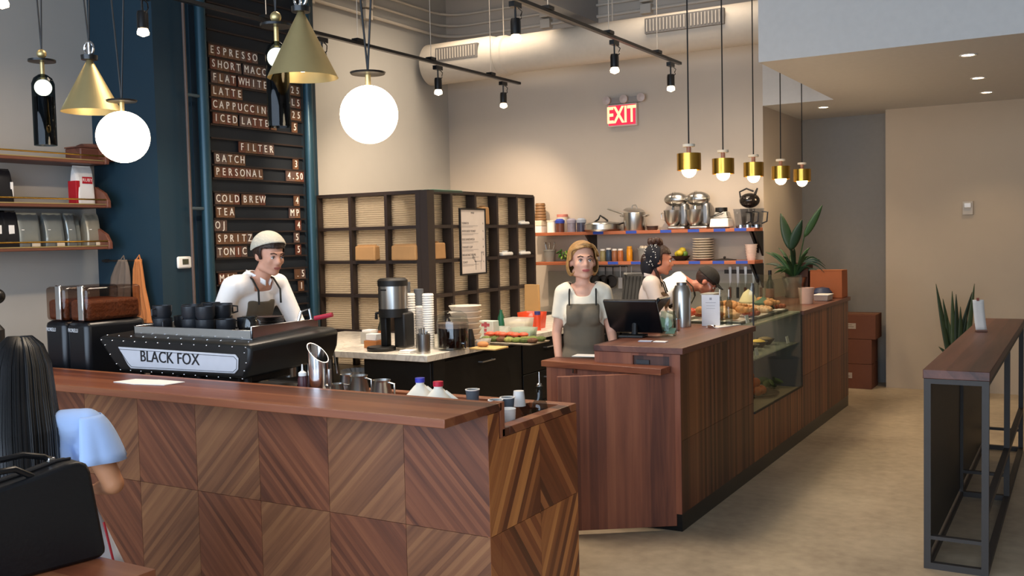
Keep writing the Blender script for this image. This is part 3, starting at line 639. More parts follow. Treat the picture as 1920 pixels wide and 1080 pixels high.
# hexagonal front outline (X,Z), extruded backwards, rising towards the rear
fo = [(-ew, .27), (-ew+.03, .285), (-.03, .285), (0, .27), (-.0, .2), (-.1, .1), (-ew+.14, .1), (-ew+.02, .2)]
fo = [(-ew-.02, zt_-.01), (-ew+.02, zt_+.005), (-.02, zt_), (.01, zt_-.02), (.0, zt_-.1), (-.04, zb_), (-ew+.17, zb_-.01), (-ew+.1, zb_+.04)]
n = len(fo); vs = [(x, 0, z) for x, z in fo]+[(x+(.04 if x > -.5 else -.0), ed, z+.03) for x, z in fo]
body._a(vs, [tuple(range(n)), tuple(range(n, 2*n))[::-1]]+[(i, i+n, (i+1) % n+n, (i+1) % n) for i in range(n)])
obj('body', body, mat('151514', .38), t, bev=.018)
sg = [(-ew+.16, zt_-.05), (-.09, zt_-.055), (-.07, zt_-.075), (-.075, zb_+.05), (-.1, zb_+.028), (-ew+.26, zb_+.015), (-ew+.235, zb_+.035)]
obj('sign_panel', MB().prism(sg, -.008, 0, 'y'), mat('c8c8cc', .35), t, bev=.006)
def outline(poly, k, y0, y1, w_=.0025):
    m = MB(); cx = sum(p[0] for p in poly)/len(poly); cz = sum(p[1] for p in poly)/len(poly)
    q = [(cx+(x-cx)*(1-k/abs(ew/2)), cz+(z-cz)*(1-k/.06)) for x, z in poly]
    for i in range(len(q)): a, b_ = q[i], q[(i+1) % len(q)]; m.tube([(a[0], y0, a[1]), (b_[0], y0, b_[1])], w_/2, 5)
    return m
obj('sign_outline', outline(sg, .012, -.009, 0), black, t)
text('BLACK FOX', .085, mat('1a1a1c', .5), t, (-ew*.5-.0, -.011, (zb_+zt_)/2-.005), sx=1.0, ext=.001)
bd = textmesh('BLACK FOX', .085, .001, 1.0)
rv = MB()
for i in range(13): rv.ball((-ew+.02+i*(ew-.04)/12, -.002, zt_-.018), .0045, 8, 5)
for i in range(12): rv.ball((-ew+.17+i*(ew-.22)/11, -.002, zb_+.004), .0045, 8, 5)
for x, z in ((-ew+.05, .24), (-ew+.09, .19), (-ew+.14, .14), (-.03, .24), (-.02, .19), (-.035, .15)): rv.ball((x, -.002, z), .0045, 8, 5)
for i in range(12): rv.ball((-ew+.03+i*(ew-.06)/11, .03, zt_+.006), .004, 8, 5)
rvo = obj('rivets', rv, chrome, t)
tb = MB(); x0, x1, y0, y1, z0, z1 = -ew+.16, -.08, .1, .6, zt_+.01, zt_+.055
tb.box(x0, x1, y0, y0+.01, z0, z1).box(x1-.01, x1, y0, y1, z0, z1+.02).box(x0, x0+.01, y0, y1, z0, z1).box(x0, x1, y0, y1, z0-.004, z0+.002)
obj('cup_rail', tb, chrome, t, bev=.002)
obj('cup_tray', MB().box(x0+.01, x1-.01, y0+.01, y1, z0+.002, z0+.006), black, t)
for x in (-ew+.2, -.12, -ew*.5-.06, -ew*.5+.1):
    for y in (.1, .5): obj('foot', MB().lathe([(.03, 0), (.022, .02), (.02, .11)], (x, y, 0), 14), black, t)
obj('lower_frame', MB().box(-ew+.25, -.2, .12, .5, .05, .1), iron, t, bev=.01)
for i in range(3): obj('group_head', MB().cyl((-.95+i*.33, .58, .03), .04, .09, 18), steel, t)
for i in range(2):
    obj('steam_wand', MB().tube([(-.1-i*.95, ed+.03, .27), (-.08-i*.95, ed+.08, .25), (-.06-i*.95, ed+.1, .04)], .006, 8), chrome, t)
obj('brew_lever', MB().tube([(-.14, .5, zt_+.05), (-.13, .52, zt_+.12), (-.1, .55, zt_+.13), (-.09, .56, zt_+.05)], .009, 8), chrome, t)
obj('red_handle', MB().tube([(-.06, .55, zt_+.08), (.04, .58, zt_+.1)], .013, 10), mat('a81e34', .5), t)
# mugs on the machine
mug_mat = mat('24262a', .35)
def mug(p, label, r=.052, h=.062, rim=True, g='black mugs on the espresso machine', m=None, hs=0):
    t_ = thing('mug', label, 'mug', p, random.uniform(0, 6), g)
    obj('cup_body', MB().lathe([(r*.75, 0), (r*.98, h*.35), (r, h), (r-.003, h), (r*.9, h*.35), (.0005, .004)], n=24), m or mug_mat, t_)
    obj('handle', MB().tube([(r*.95, 0, h*.8), (r*1.5, 0, h*.75), (r*1.5, 0, h*.35), (r*.95, 0, h*.25)], .005, 8), m or mug_mat, t_)
    return t_
mz = m0.z+zt_+.018
mpos = [(-.86, .20), (-.74, .3), (-.64, .21), (-.52, .2), (-.52, .32), (-.62, .42), (-.76, .46), (-.88, .36), (-.41, .24), (-.4, .38)]
mg = mug(m0+V((mpos[0][0], mpos[0][1], zt_+.018)), 'stacked black mug on the cup tray of the espresso machine', g='black mugs on the espresso machine', h=.075)
for i, (x, y) in enumerate(mpos[1:]):
    dup(mg, m0+V((x, y, zt_+.018)), i*1.3, 'black mug in the lower layer on the espresso machine, %s from the left' % ORDW[sorted(q[0]+.01*q[1] for q in mpos).index(x+.01*y)])
mg['label'] = 'black mug in the lower layer on the espresso machine, second from the left'
for x, y in mpos[:7]: dup(mg, m0+V((x, y, zt_+.018+.07)), x*9, 'black mug in the top layer on the espresso machine, %s from the left' % ORDW[sorted(q[0]+.01*q[1] for q in mpos[:7]).index(x+.01*y)])
t = thing('saucer_stack', 'stack of black saucers beside the stacked mugs on the machine', 'saucers', m0+V((-.26, .42, zt_+.018)))
for i in range(9): obj('saucer', MB().lathe([(.03, 0), (.07, .008), (.072, .011), (.03, .005), (.0005, .005)], (0, 0, i*.0085), 24), blk_g, t)
t = thing('glass_pitcher', 'small clear glass pitcher on the machine top', 'pitcher', m0+V((-.21, .22, zt_+.018)))
obj('jug', MB().lathe([(.03, 0), (.045, .02), (.048, .05), (.035, .09), (.04, .1), (.038, .1), (.032, .088), (.044, .05), (.04, .02), (.0005, .006)], n=24), mat('d8d8d0', .08, trans=.9, ior=1.3), t)
obj('handle', MB().tube([(.036, 0, .085), (.07, 0, .075), (.068, 0, .04), (.046, 0, .035)], .005, 8), mat('d8d8d0', .08, trans=.9, ior=1.3), t)
# grinders
def grinder(x, lab):
    t = thing('coffee_grinder', lab, 'grinder', (x, 3.47, .916))
    w_, dpt = .185, .4
    obj('body', MB().box(0, w_, 0, dpt, 0, .36), mat('131417', .3), t, bev=.03)
    obj('hopper', MB().box(.004, w_-.004, .01, dpt-.02, .361, .555), clearglass('hopper_plastic', 'd8ccc4', .3), t, bev=.02)
    obj('coffee_beans', MB().box(.012, w_-.012, .02, dpt-.03, .363, .48), mat('7a4426', .6, ns=.5, nsc=60, bump=.8), t, bev=.02)
    obj('hopper_glint', MB().box(w_*.62, w_*.88, -.004, .012, .365, .565), chrome, t, bev=.006)  # chrome strip added for the highlight along the front edge
    text('FIORELLI', .03, mat('d8d8d8', .4), t, (.065, -.002, .31), ext=.0008, sx=.75)
    obj('emblem', MB().prism([(0, 0), (.045, 0), (.02, .05)], -.003, 0, 'y').at(Matrix()), chrome, t, loc=(.05, 0, .01))
    obj('spout', MB().cyl((w_/2, dpt+.02, .2), .02, .08, 12), steel, t)
grinder(-5.19, 'left black coffee grinder with bean hopper at the end of the bar')
grinder(-4.99, 'right black coffee grinder with bean hopper next to the espresso machine')
# item at far left: black lever grinder handle
p = at(-6, 562, Y=3.42)
t = thing('hand_grinder', 'dark hand grinder with knob at the photo\'s left edge', 'grinder', (p.x-.03, 3.42, .916))
zc = p.z-.916
obj('body', MB().lathe([(.07, 0), (.075, .1), (.05, .22), (.05, .3), (.02, .34)], n=24), mat('2a2622', .4), t)
obj('crank', MB().tube([(0, 0, .34), (0, 0, zc-.05), (.01, 0, zc)], .012, 10), iron, t)
obj('knob', MB().ball((.035, 0, zc+.02), .045, 16, 12), mat('1c1814', .35), t)
# squeeze bottle, tall steel cylinder, pitchers, cloth, towel
def P(px, py, z): return at(px, py, Z=z)
def on(px, Y, z): q = at(px, 700, Y=Y); return V((q.x, Y, z))
t = thing('squeeze_bottle', 'dark red squeeze bottle with pale nozzle on the bar', 'bottle', on(567, 3.47, .916))
obj('bottle', MB().lathe([(.021, 0), (.023, .01), (.023, .13), (.018, .145), (.0, .146)], n=20), mat('4a2428', .4), t); obj('nozzle', MB().lathe([(.019, .145), (.019, .16), (.005, .17), (.003, .2), (0, .2)], n=16), white, t)
t = thing('steel_cylinder', 'tall polished steel cylinder with slanted top next to the machine', 'container', on(597, 3.5, .916))
cy = MB().lathe([(.0005, .003), (.05, 0), (.05, .3), (.047, .3), (.047, .01)], n=32, cap=False); 
cy.v = [(x, y, z-(0 if z < .1 else (x+.05)*.9)) for x, y, z in cy.v]
obj('tube', cy, chrome, t); 
obj('valve', MB().tube([(.05, 0, .1), (.07, 0, .1), (.07, 0, .18)], .01, 10), steel, t)
def pitcher(px, Y, s_, lab, rz=0):
    t = thing('milk_pitcher', lab, 'pitcher', on(px, Y, .916), rz, None)
    obj('jug', MB().lathe([(.045*s_, 0), (.047*s_, .03*s_), (.036*s_, .09*s_), (.04*s_, .1*s_), (.038*s_, .1*s_), (.034*s_, .09*s_), (.0005, .004)], n=28), steel, t)
    obj('handle', MB().tube([(.037*s_, 0, .09*s_), (.07*s_, 0, .085*s_), (.07*s_, 0, .03*s_), (.046*s_, 0, .02*s_)], .005, 8), steel, t)
pitcher(715, 3.7, 1.1, 'right steel milk pitcher with its handle to the right')
pitcher(672, 3.75, 1.15, 'wide steel milk pitcher left of the front pitcher')
pitcher(650, 3.9, .9, 'small steel pitcher behind the others', 2)
pitcher(632, 3.68, .8, 'leftmost steel pitcher behind the grey cloth', 1)
t = thing('grey_cloth', 'crumpled grey cloth on the steel bar top', 'cloth', on(616, 3.55, .916))
obj('fabric', MB().grid(lambda u, v: (-.12+.26*u, -.06+.14*v, .004+.035*max(0, sin(pi*u)*sin(pi*v))*(1+.4*sin(11*u+5*v))), 16, 10), mat('5f6466', .9), t, solid=.004)
t = thing('folded_towel', 'small folded white towel on the bar behind the raised top', 'towel', on(689, 3.47, .916)); obj('fold', MB().box(-.05, .05, -.03, .05, 0, .03), white, t, bev=.01); obj('fold', MB().box(-.045, .05, -.03, .048, .03, .048), white, t, bev=.008)
# milk jugs
def milk(px, Y, cap_, lab, s_=1):
    t = thing('milk_jug', lab, 'milk jug', on(px, Y, .816), R(20))
    prof = [(.07, 0), (.072, .02), (.072, .13), (.064, .155), (.03, .195), (.019, .205), (.019, .222), (0, .222)]
    m = MB(); vs = []; n = 24
    for r, z in prof:
        for i in range(n):
            a = 2*pi*i/n; k = max(r, .0005); sq = 1/max(abs(cos(a)), abs(sin(a)))**.55 if z < .16 else 1
            vs.append((k*cos(a)*sq*s_, k*sin(a)*sq*s_, z*s_))
    m._a(vs, [(j*n+i, j*n+(i+1) % n, (j+1)*n+(i+1) % n, (j+1)*n+i) for j in range(len(prof)-1) for i in range(n)]+[tuple(range(n))[::-1]])
    obj('jug', m, mat('f0ead8', .35, emit=0), t)
    obj('cap', MB().cyl((0, 0, .214*s_), .022*s_, .02*s_, 20), mat(cap_, .4), t)
    obj('handle', MB().tube([(.03*s_, 0, .19*s_), (.085*s_, 0, .15*s_), (.09*s_, 0, .08*s_)], .01, 8), mat('f0ead8', .35, emit=0), t)
milk(787, 3.66, '3a3fb0', 'plastic milk jug with blue cap, left of the two', 1.02); milk(821, 3.56, 'c02038', 'plastic milk jug with red cap, right of the two', 1.05)
# small paper cups
pc = mat('56616b', .7)
def pcup(px, Y, z, lab, m=None, stack=0, r0=.022, r1=.028, h=.05, lid=True, inv=False, grp=None):
    t = thing('paper_cup', lab, 'cup', on(px, Y, z), 0, grp)
    if inv: obj('cup', MB().lathe([(r1, 0), (r0, h), (.0005, h)], n=24), m or white, t)
    else: obj('cup', MB().cup((0, 0, 0), r0, r1, h), m or pc, t)
    if lid and not inv: obj('rim', MB().lathe([(r1-.004, h-.002), (r1+.002, h), (r1+.002, h+.004), (r1-.004, h+.004)], n=24, cap=False), white, t)
    if not inv and lid: obj('milk_foam', MB().lathe([(0, h-.006), (r1-.004, h-.006)], n=20, cap=False), cream, t)
    for i in range(stack): obj('nested_cup', MB().lathe([(r1-.001, h+.008*i-.0), (r1+.001, h+.008*i+.007), (r0, h+.012+.008*i)], n=24), m or white, t)
pcup(885, 3.86, .896, 'grey paper cup with white rim standing alone beside the milk jugs', h=.082, r0=.026, r1=.033)
pcup(928, 3.66, .896, 'grey paper cup nearest the bar top edge, its rim cream', h=.08, r0=.026, r1=.033)
pcup(950, 3.74, .896, 'grey paper cup behind the white cup stack by the bar post', h=.08, r0=.026, r1=.033)
pcup(972, 3.86, LZ, 'white paper cup standing upside down on the tray divider', inv=True, r0=.024, r1=.031, h=.07)
t = thing('cup_stack', 'leaning stack of white paper cups beside the bar post', 'cup stack', V((-2.145, 3.57, .816)))
for i in range(7): obj('nested_cup', MB().cup((.001*i, 0, .012*i), .028, .037, .075), white, t)
t = thing('glass_tumbler', 'clear glass tumbler sunk in the bar tray', 'glass', V((-2.15, 3.78, .816))); obj('glass', MB().cup((0, 0, 0), .032, .038, .09), mat('e8ecec', .05, trans=.95, ior=1.3), t); obj('ice', MB().ball((0, 0, .03), .026, 8, 6), mat('e8ecec', .2, trans=.6), t)
t = thing('syrup_bottle', 'clear glass bottle with steel pourer at the end of the bar', 'bottle', V((-2.13, 3.84, .816)))
gm = mat('7c8a86', .06, trans=.85, ior=1.35)
obj('bottle', MB().lathe([(.036, 0), (.038, .01), (.038, .1), (.032, .13), (.016, .155), (.015, .19), (.017, .192), (.017, .205), (0, .206)], n=24), gm, t)
obj('pourer', MB().lathe([(.012, .205), (.012, .215), (.004, .22), (.0025, .27), (0, .27)], n=12), chrome, t)
# ---------------------------------------------------------------- things on the marble worktop
def onm(px, Y, z=PZ): return on(px, Y, z)
t = thing('batch_brewer', 'tall steel and black coffee urn standing on the marble worktop', 'coffee urn', onm(741, 5.55))
obj('base_plate', MB().lathe([(.0, 0), (.1, 0), (.105, .02), (.1, .03), (0, .03)], (-.07, -.06, 0), 28), black, t)
obj('rear_column', MB().box(.02, .12, -.03, .09, .02, .27), black, t, bev=.015)
obj('arm', MB().box(-.1, -.045, -.03, .03, .025, .27), black, t, bev=.01)
obj('lower_body', MB().cyl((0, 0, .24), .105, .06, 32), black, t)
obj('steel_body', MB().cyl((0, 0, .29), .104, .17, 36), steel, t)
obj('lid', MB().lathe([(.108, .46), (.108, .5), (.09, .515), (0, .518)], n=32), black, t)
obj('spigot', MB().tube([(-.1, 0, .27), (-.14, -.02, .26), (-.14, -.02, .22)], .012, 8), black, t)
obj('logo', MB().box(-.03, .02, -.105, -.1, .43, .44), black, t)
def stackc(px, Y, r, n, h, lab, m=white, black_=False, z=PZ):
    t = thing('cup_stack', lab, 'cup stack', onm(px, Y, z))
    for i in range(n): obj('nested_cup', MB().lathe([(r, h*i), (r*1.06, h*i+.003), (r*.94, h*(i+1)), (r*.9, h*(i+1))], n=20), m, t)
    return t
stackc(772, 5.72, .038, 22, .018, 'tall stack of white paper cups right beside the coffee urn')
stackc(790, 5.78, .036, 24, .0125, 'middle stack of paper cup lids between the two cup stacks', mat('c9c6c2', .6))
stackc(806, 5.72, .04, 24, .0165, 'tall stack of white paper cups left of the glass dispenser')
for px, lab, h in ((765, 'grey cup sleeve on top behind the left cup stack', .47), (789, 'dark grey lid tube standing between the cup stacks', .42)):
    t = thing('lid_tube', lab, 'tube', onm(px, 5.86)); obj('tube', MB().cyl((0, 0, 0), .036, h, 20), mat('5a5f66', .6), t)
t = thing('spoon_holder', 'steel cup full of spoons at the front corner of the marble', 'utensil cup', onm(795, 5.46))
obj('cup', MB().cup((0, 0, 0), .048, .05, .135, .003, 28), steel, t)
for i in range(9): a = i*.7; obj('spoon', MB().tube([(.01*cos(a), .01*sin(a), .02), (.03*cos(a), .03*sin(a), .15+.004*i)], .005, 6), steel, t)
t = thing('folded_napkins', 'small pile of folded white napkins left of the spoon cup', 'napkins', onm(765, 5.43)); obj('napkin', MB().box(-.05, .05, -.04, .04, 0, .012), white, t, bev=.004); obj('napkin', MB().box(-.045, .05, -.035, .045, .0125, .022), paper, t, bev=.004)
t = thing('napkin_box', 'wooden box with white napkins left of the coffee urn', 'napkin box', onm(703, 5.62)); obj('box', MB().box(-.055, .06, -.05, .05, 0, .055), mat('b4733f', .6), t, bev=.003); obj('napkins', MB().box(-.045, .05, -.04, .04, .055, .105), paper, t, bev=.006)
t = thing('napkin_box', 'grey-sided napkin box behind the front one', 'napkin box', onm(697, 5.85)); obj('box', MB().box(-.06, .05, -.05, .05, 0, .09), mat('a8a49a', .7), t, bev=.003); obj('napkins', MB().box(-.05, .04, -.04, .04, .09, .105), paper, t)
t = thing('honey_bear_jar', 'dark carafe with amber contents behind the urn', 'carafe', onm(722, 5.9)); obj('jar', MB().lathe([(.04, 0), (.045, .02), (.045, .12), (.03, .17), (.03, .2), (0, .2)]), mat('3a3a30', .15), t); obj('amber_band', MB().lathe([(.046, .03), (.046, .1)], cap=False), mat('a85a28', .4), t)
# glass dispenser
t = thing('drink_dispenser', 'glass beverage dispenser with dark cold brew and a knobbed lid', 'dispenser', onm(851, 5.72))
obj('jar', MB().lathe([(.095, 0), (.112, .02), (.115, .2), (.1, .235), (.097, .235), (.11, .2), (.107, .02), (.001, .008)], n=36), mat('e0e4e2', .03, trans=.95, ior=1.3), t)
obj('cold_brew', MB().lathe([(.0, .012), (.104, .02), (.107, .155), (0, .156)], n=36), mat('1d0f0c', .12), t)
obj('foam_band', MB().lathe([(.107, .156), (.108, .19), (0, .191)], n=36), mat('8a7468', .5, alpha=.5), t)
obj('lid', MB().lathe([(.105, .236), (.1, .25), (.06, .275), (.015, .282)], n=32), mat('dfe4e2', .05, trans=.9, ior=1.3), t)
obj('lid_knob', MB().ball((0, 0, .305), .024, 18, 12), mat('e8ecea', .05, trans=.8, ior=1.4), t)
obj('tap', MB().tube([(.1, -.03, .05), (.13, -.04, .05)], .012, 10).tube([(.13, -.04, .07), (.13, -.04, .02)], .008, 8), chrome, t)
t = thing('clear_cup_stack', 'clear cup sleeve between the cup stacks and the dispenser', 'cup stack', onm(819, 5.7)); obj('sleeve', MB().cyl((0, 0, 0), .02, .24, 16), mat('dfe4e2', .1, trans=.8, ior=1.3), t)
# deli containers stack
t = thing('bowl_stack', 'tall stack of white paper bowls behind the dispenser', 'bowl stack', onm(875, 5.98))
for i in range(7): obj('bowl', MB().lathe([(.095, .042*i), (.118, .042*i+.036), (.121, .042*i+.038), (.121, .042*i+.042), (.1, .042*i+.042)], n=32), mat('cfc0ae', .6), t)
t = thing('takeaway_box', 'pale takeaway carton with a red cross pattern', 'box', onm(918, 6.35)); obj('carton', MB().box(-.075, .075, -.05, .05, 0, .15, .008, .008), mat('b9c4bb', .7), t, bev=.004)
for x, z in ((0, .05), (0, .08), (0, .11), (-.025, .12), (.025, .12), (0, .13)): obj('print_mark', MB().box(x-.012, x+.012, -.0505+z*.05, -.045+z*.05, z-.012, z+.012), mat('a8505a', .7), t)
t = thing('black_funnel', 'small black scoop right of the dispenser', 'scoop', onm(884, 5.9)); obj('scoop', MB().lathe([(.03, .06), (.028, .07), (.016, .13), (0, .131)], n=16).cyl((0, 0, 0), .03, .06, 16), black, t)
def tub(px, Y, w_, d, h, col, lab, alpha=.55, fill=None, lid=None):
    t = thing('food_tub', lab, 'food container', onm(px, Y)); tp = .012
    m = MB(); m._a([(-w_/2+tp, -d/2+tp, 0), (w_/2-tp, -d/2+tp, 0), (w_/2-tp, d/2-tp, 0), (-w_/2+tp, d/2-tp, 0), (-w_/2, -d/2, h), (w_/2, -d/2, h), (w_/2, d/2, h), (-w_/2, d/2, h)], [(0, 3, 2, 1), (0, 1, 5, 4), (1, 2, 6, 5), (2, 3, 7, 6), (3, 0, 4, 7)])
    obj('tub', m, mat(col, .25, alpha=alpha), t, solid=.003)
    if fill: obj('contents', MB().box(-w_/2+tp, w_/2-tp, -d/2+tp, d/2-tp, .004, h*.7, -.004, -.004), mat(fill, .8, ns=.4, nsc=30, bump=1), t, bev=.01)
    return t
tub(975, 6.95, .2, .15, .12, 'd8d4c8', 'clear tub of pale cheese behind the sandwich tray', .5, 'd8cc98')
tub(985, 6.55, .17, .12, .085, 'b8c8b4', 'clear tub of green leaves at the right of the tray', .5, '8aa070')
tub(944, 6.7, .1, .1, .07, 'c8ccc4', 'small clear empty tub behind the salad tray', .45)
tub(1000, 7.3, .2, .16, .14, 'd84a28', 'orange-red plastic tub at the back of the worktop', .95)
tub(903, 6.0, .12, .1, .05, 'd0ccc4', 'low clear tub of small items left of the tray', .5, 'b09878')
t = thing('orange_bottle', 'orange-red squeeze bottle with blue cap beside the kraft bag', 'bottle', onm(1010, 7.15)); obj('bottle', MB().cyl((0, 0, 0), .028, .13, 18), mat('d84a28', .4), t); obj('cap', MB().cyl((0, 0, .13), .026, .03, 18), mat('3a3a78', .4), t)
t = thing('green_bottle', 'dark green bottle behind the small tub', 'bottle', onm(942, 7.1)); obj('bottle', MB().lathe([(.03, 0), (.03, .1), (.012, .15), (.012, .17), (0, .171)]), mat('1c5a40', .3), t)
# tray with sandwiches
t = thing('food_tray', 'metal tray of green salad sandwiches topped with salmon', 'tray', onm(965, 6.25))
obj('tray', MB().box(-.24, .22, -.14, .14, 0, .012, -.01, -.01), mat('b8ac98', .4, .5), t, bev=.004)
for i in range(14):
    x = -.2+.4*(i % 7)/6; y = -.07 if i < 7 else .05
    o = obj('salad_leaf', MB().ball((x, y, .03), .038, 10, 7, (1.1, 1.1, .55)), mat(['6b7a38', '4f5c28', '5c3a22', '8a8a48'][i % 4], .8, ns=.5, nsc=60, bump=1), t)
for i in range(6): obj('salmon_slice', MB().ball((-.22+i*.055, .02+.03*(i % 2), .058), .036, 12, 8, (1.1, .9, .5)), mat('d0573a', .5, ns=.2, nsc=30), t)
t = thing('cutting_board', 'pale wooden board with bread left of the sandwich tray', 'board', onm(920, 5.85)); obj('board', MB().box(-.12, .1, -.09, .09, 0, .012), mat('c8a468', .6), t, bev=.003); obj('bread', MB().ball((-.06, 0, .03), .035, 12, 8, (1.3, 1, .6)), mat('b07a4a', .8), t)
t = thing('small_card', 'small white card standing right of the dispenser tap', 'card', V((-3.88, 5.7, PZ))); obj('card', MB().box(-.03, .03, -.002, .002, 0, .09), paper, t)
t = thing('stirrer_box', 'small brown block of stirrers at the worktop edge', 'box', V((-3.89, 5.86, PZ))); obj('block', MB().box(-.03, .03, -.03, .03, 0, .05), mat('8a5a3c', .7), t, bev=.003)
t = thing('kraft_bag', 'tall flat kraft paper bag standing at the end of the divider', 'bag', onm(1001, 7.6)); obj('bag', MB().box(-.075, .075, -.02, .02, 0, .36, .004, .008), mat('b88f58', .85, ns=.08, nsc=8, bump=.3), t, bev=.004)
# ---------------------------------------------------------------- kitchen wall shelves
KX0, KX1, KY = -5.27, -2.80, 9.46
shw = wood('shelf_orange_wood', '7a4028', '9a5636', 'b06a48', (0, 0, 0), 1.5, 20, 0, .5)
US, LS = at(1200, 432, Y=KY).z, at(1200, 490, Y=KY).z
for z, lab in ((US, 'upper wooden kitchen shelf holding mixers and pots'), (LS, 'lower wooden kitchen shelf holding jars and bowls')):
    t = thing('kitchen_shelf', lab, 'shelf', (KX0, KY, z-.035)); w_ = KX1-KX0
    obj('board', MB().box(0, w_, 0, 9.75-KY, 0, .035), shw, t, bev=.003)
    for i, x in enumerate([at(q, 435, Y=KY).x-KX0 for q in ((1123, 1185, 1250, 1302, 1351, 1390) if z == US else (1150, 1194, 1303, 1348, 1392))]): obj('tape_label', MB().box(x-.07, x+.05, -.002, 0, .004, .034), tape, t)
    for x in (.62, w_-.05): obj('bracket', MB().prism([(0.02, -.0), (9.75-KY, 0), (9.75-KY, -.22)], x-.01, x+.01, 'x'), iron, t)
    obj('side_bracket', MB().prism([(0, 0), (9.75-KY, 0), (9.75-KY, -.25)], w_-.012, w_+.006, 'x'), black, t)
def kx(px): return at(px, 430, Y=9.58).x
def K(name, lab, cat, px, z, y=9.58, rz=0, grp=None): return thing(name, lab, cat, (kx(px), y, z), rz, grp)
def box_(t, nm, w_, d, h, m, bev=.005, z=0): obj(nm, MB().box(-w_/2, w_/2, -d/2, d/2, z, z+h), m, t, bev=bev)
t = K('white_box', 'white carton at the left end of the upper kitchen shelf', 'box', 1012, US); box_(t, 'carton', .12, .14, .075, white); box_(t, 'lid', .124, .144, .06, cream, .004, .076)
t = K('cup_tower', 'brown stack of wooden cups on top of the white carton', 'cup stack', 1014, US+.138)
for i in range(6): obj('nested_cup', MB().lathe([(.065-.002*i, .032*i), (.068-.002*i, .032*i+.01), (.06-.002*i, .032*i+.032)], n=20), mat('7a5836', .6), t)
t = K('white_tub', 'white round tub beside the carton on the upper shelf', 'tub', 1034, US); obj('tub', MB().cyl((0, 0, 0), .048, .12, 20), white, t); obj('lid', MB().cyl((0, 0, .12), .052, .015, 20), cream, t)
t = K('pink_lid_jar', 'jar with a salmon-pink lid at the back of the upper shelf', 'jar', 1047, US, 9.68); obj('jar', MB().cyl((0, 0, 0), .06, .17, 20), cream, t); obj('lid', MB().cyl((0, 0, .17), .063, .03, 20), mat('c07868', .5), t)
for i, (px, c1, c2, l) in enumerate(((1050, '5a3428', '2c3f9a', 'brown jar with a blue cloth top'), (1072, '7a7480', '8f8a98', 'grey-lilac container in the middle of the small jars'), (1090, '3c3a4c', '9aa2b0', 'dark container with pale top beside the pan'))):
    t = K('storage_jar', l+' on the upper shelf', 'jar', px, US); obj('jar', MB().cyl((0, 0, 0), .05, .1, 20), mat(c1, .3, ns=.3, nsc=30), t); obj('lid', MB().lathe([(.053, .1), (.055, .13), (.03, .15), (0, .15)], n=20), mat(c2, .5), t)
t = K('saute_pan', 'wide shallow steel pan with lid and dark tongs on top', 'pan', 1128, US, 9.6)
obj('pan', MB().lathe([(.18, 0), (.2, .02), (.2, .075), (.197, .075), (.19, .01), (.001, .01)], n=36), steel, t); obj('lid', MB().lathe([(.2, .077), (.19, .09), (.1, .105), (0, .11)], n=36), steel, t)
obj('pan_handle', MB().tube([(.19, 0, .07), (.35, -.02, .11)], .009, 8), iron, t); obj('tongs', MB().tube([(-.07, -.05, .1), (-.02, -.05, .13), (.0, -.05, .17), (.05, -.05, .14), (.09, -.05, .11)], .01, 8), black, t)
t = K('stock_pot', 'tall steel stock pot with tilted lid on the upper kitchen shelf', 'pot', 1190, US, 9.58)
obj('pot', MB().lathe([(.11, 0), (.115, .01), (.115, .19), (.112, .19), (.11, .01), (.001, .01)], n=36), steel, t); obj('lid', MB().lathe([(.118, 0), (.1, .015), (0, .025)], n=36), steel, t, loc=(0, 0, .205)).rotation_euler = (R(8), R(12), 0)
obj('lid_handle', MB().tube([(-.03, 0, .235), (-.02, 0, .27), (.02, 0, .27), (.03, 0, .23)], .006, 8), steel, t)
for s_ in (-1, 1): obj('side_handle', MB().tube([(s_*.11, -.04, .15), (s_*.15, -.03, .16), (s_*.15, .03, .16), (s_*.11, .04, .15)], .007, 8), steel, t)
obj('long_handle', MB().tube([(-.1, 0, .17), (-.3, -.02, .24)], .009, 8), steel, t)
t = K('small_pans', 'low stack of small dark pans between pot and mixer', 'pan', 1222, US, 9.6)
for i in range(3): obj('pan', MB().lathe([(.05, .012*i), (.065, .012*i+.02), (.062, .012*i+.02), (.05, .012*i+.006), (.001, .012*i+.006)], n=24), steel_b, t)
def mixer(px, lab):
    t = K('stand_mixer', lab, 'stand mixer', px, US, 9.58)
    obj('base', MB().box(-.07, .12, -.09, .09, 0, .03), steel, t, bev=.012)
    obj('column', MB().box(.04, .13, -.05, .06, .03, .27), steel_b, t, bev=.03)
    obj('head', MB().ball((.0, -.01, .31), .085, 24, 16, (1.5, .95, .85)), steel, t)
    obj('head_band', MB().lathe([(.082, -.005), (.082, .005)], (-.02, -.01, .31), 24, 'x', False), chrome, t)
    obj('bowl', MB().lathe([(.05, .04), (.085, .09), (.098, .2), (.094, .2), (.08, .09), (.001, .05)], (-.035, -.01, 0), 28), steel, t)
    obj('bowl_handle', MB().tube([(-.13, -.01, .18), (-.165, -.01, .17), (-.16, -.01, .11), (-.12, -.01, .1)], .006, 8), steel, t)
    obj('beater_shaft', MB().cyl((-.035, -.01, .18), .015, .07, 10), chrome, t)
mixer(1269, 'left of the two steel stand mixers on the upper shelf'); mixer(1310, 'right of the two steel stand mixers on the upper shelf')
t = K('blender', 'steel and white blender motor base with black collar', 'blender', 1353, US)
obj('lower_case', MB().box(-.1, .1, -.09, .09, .012, .1, .01, .01), white, t, bev=.01); obj('upper_case', MB().box(-.075, .09, -.07, .07, .1, .17, .02, .02), steel, t, bev=.01); obj('collar', MB().cyl((0, 0, .17), .06, .04, 20), black, t)
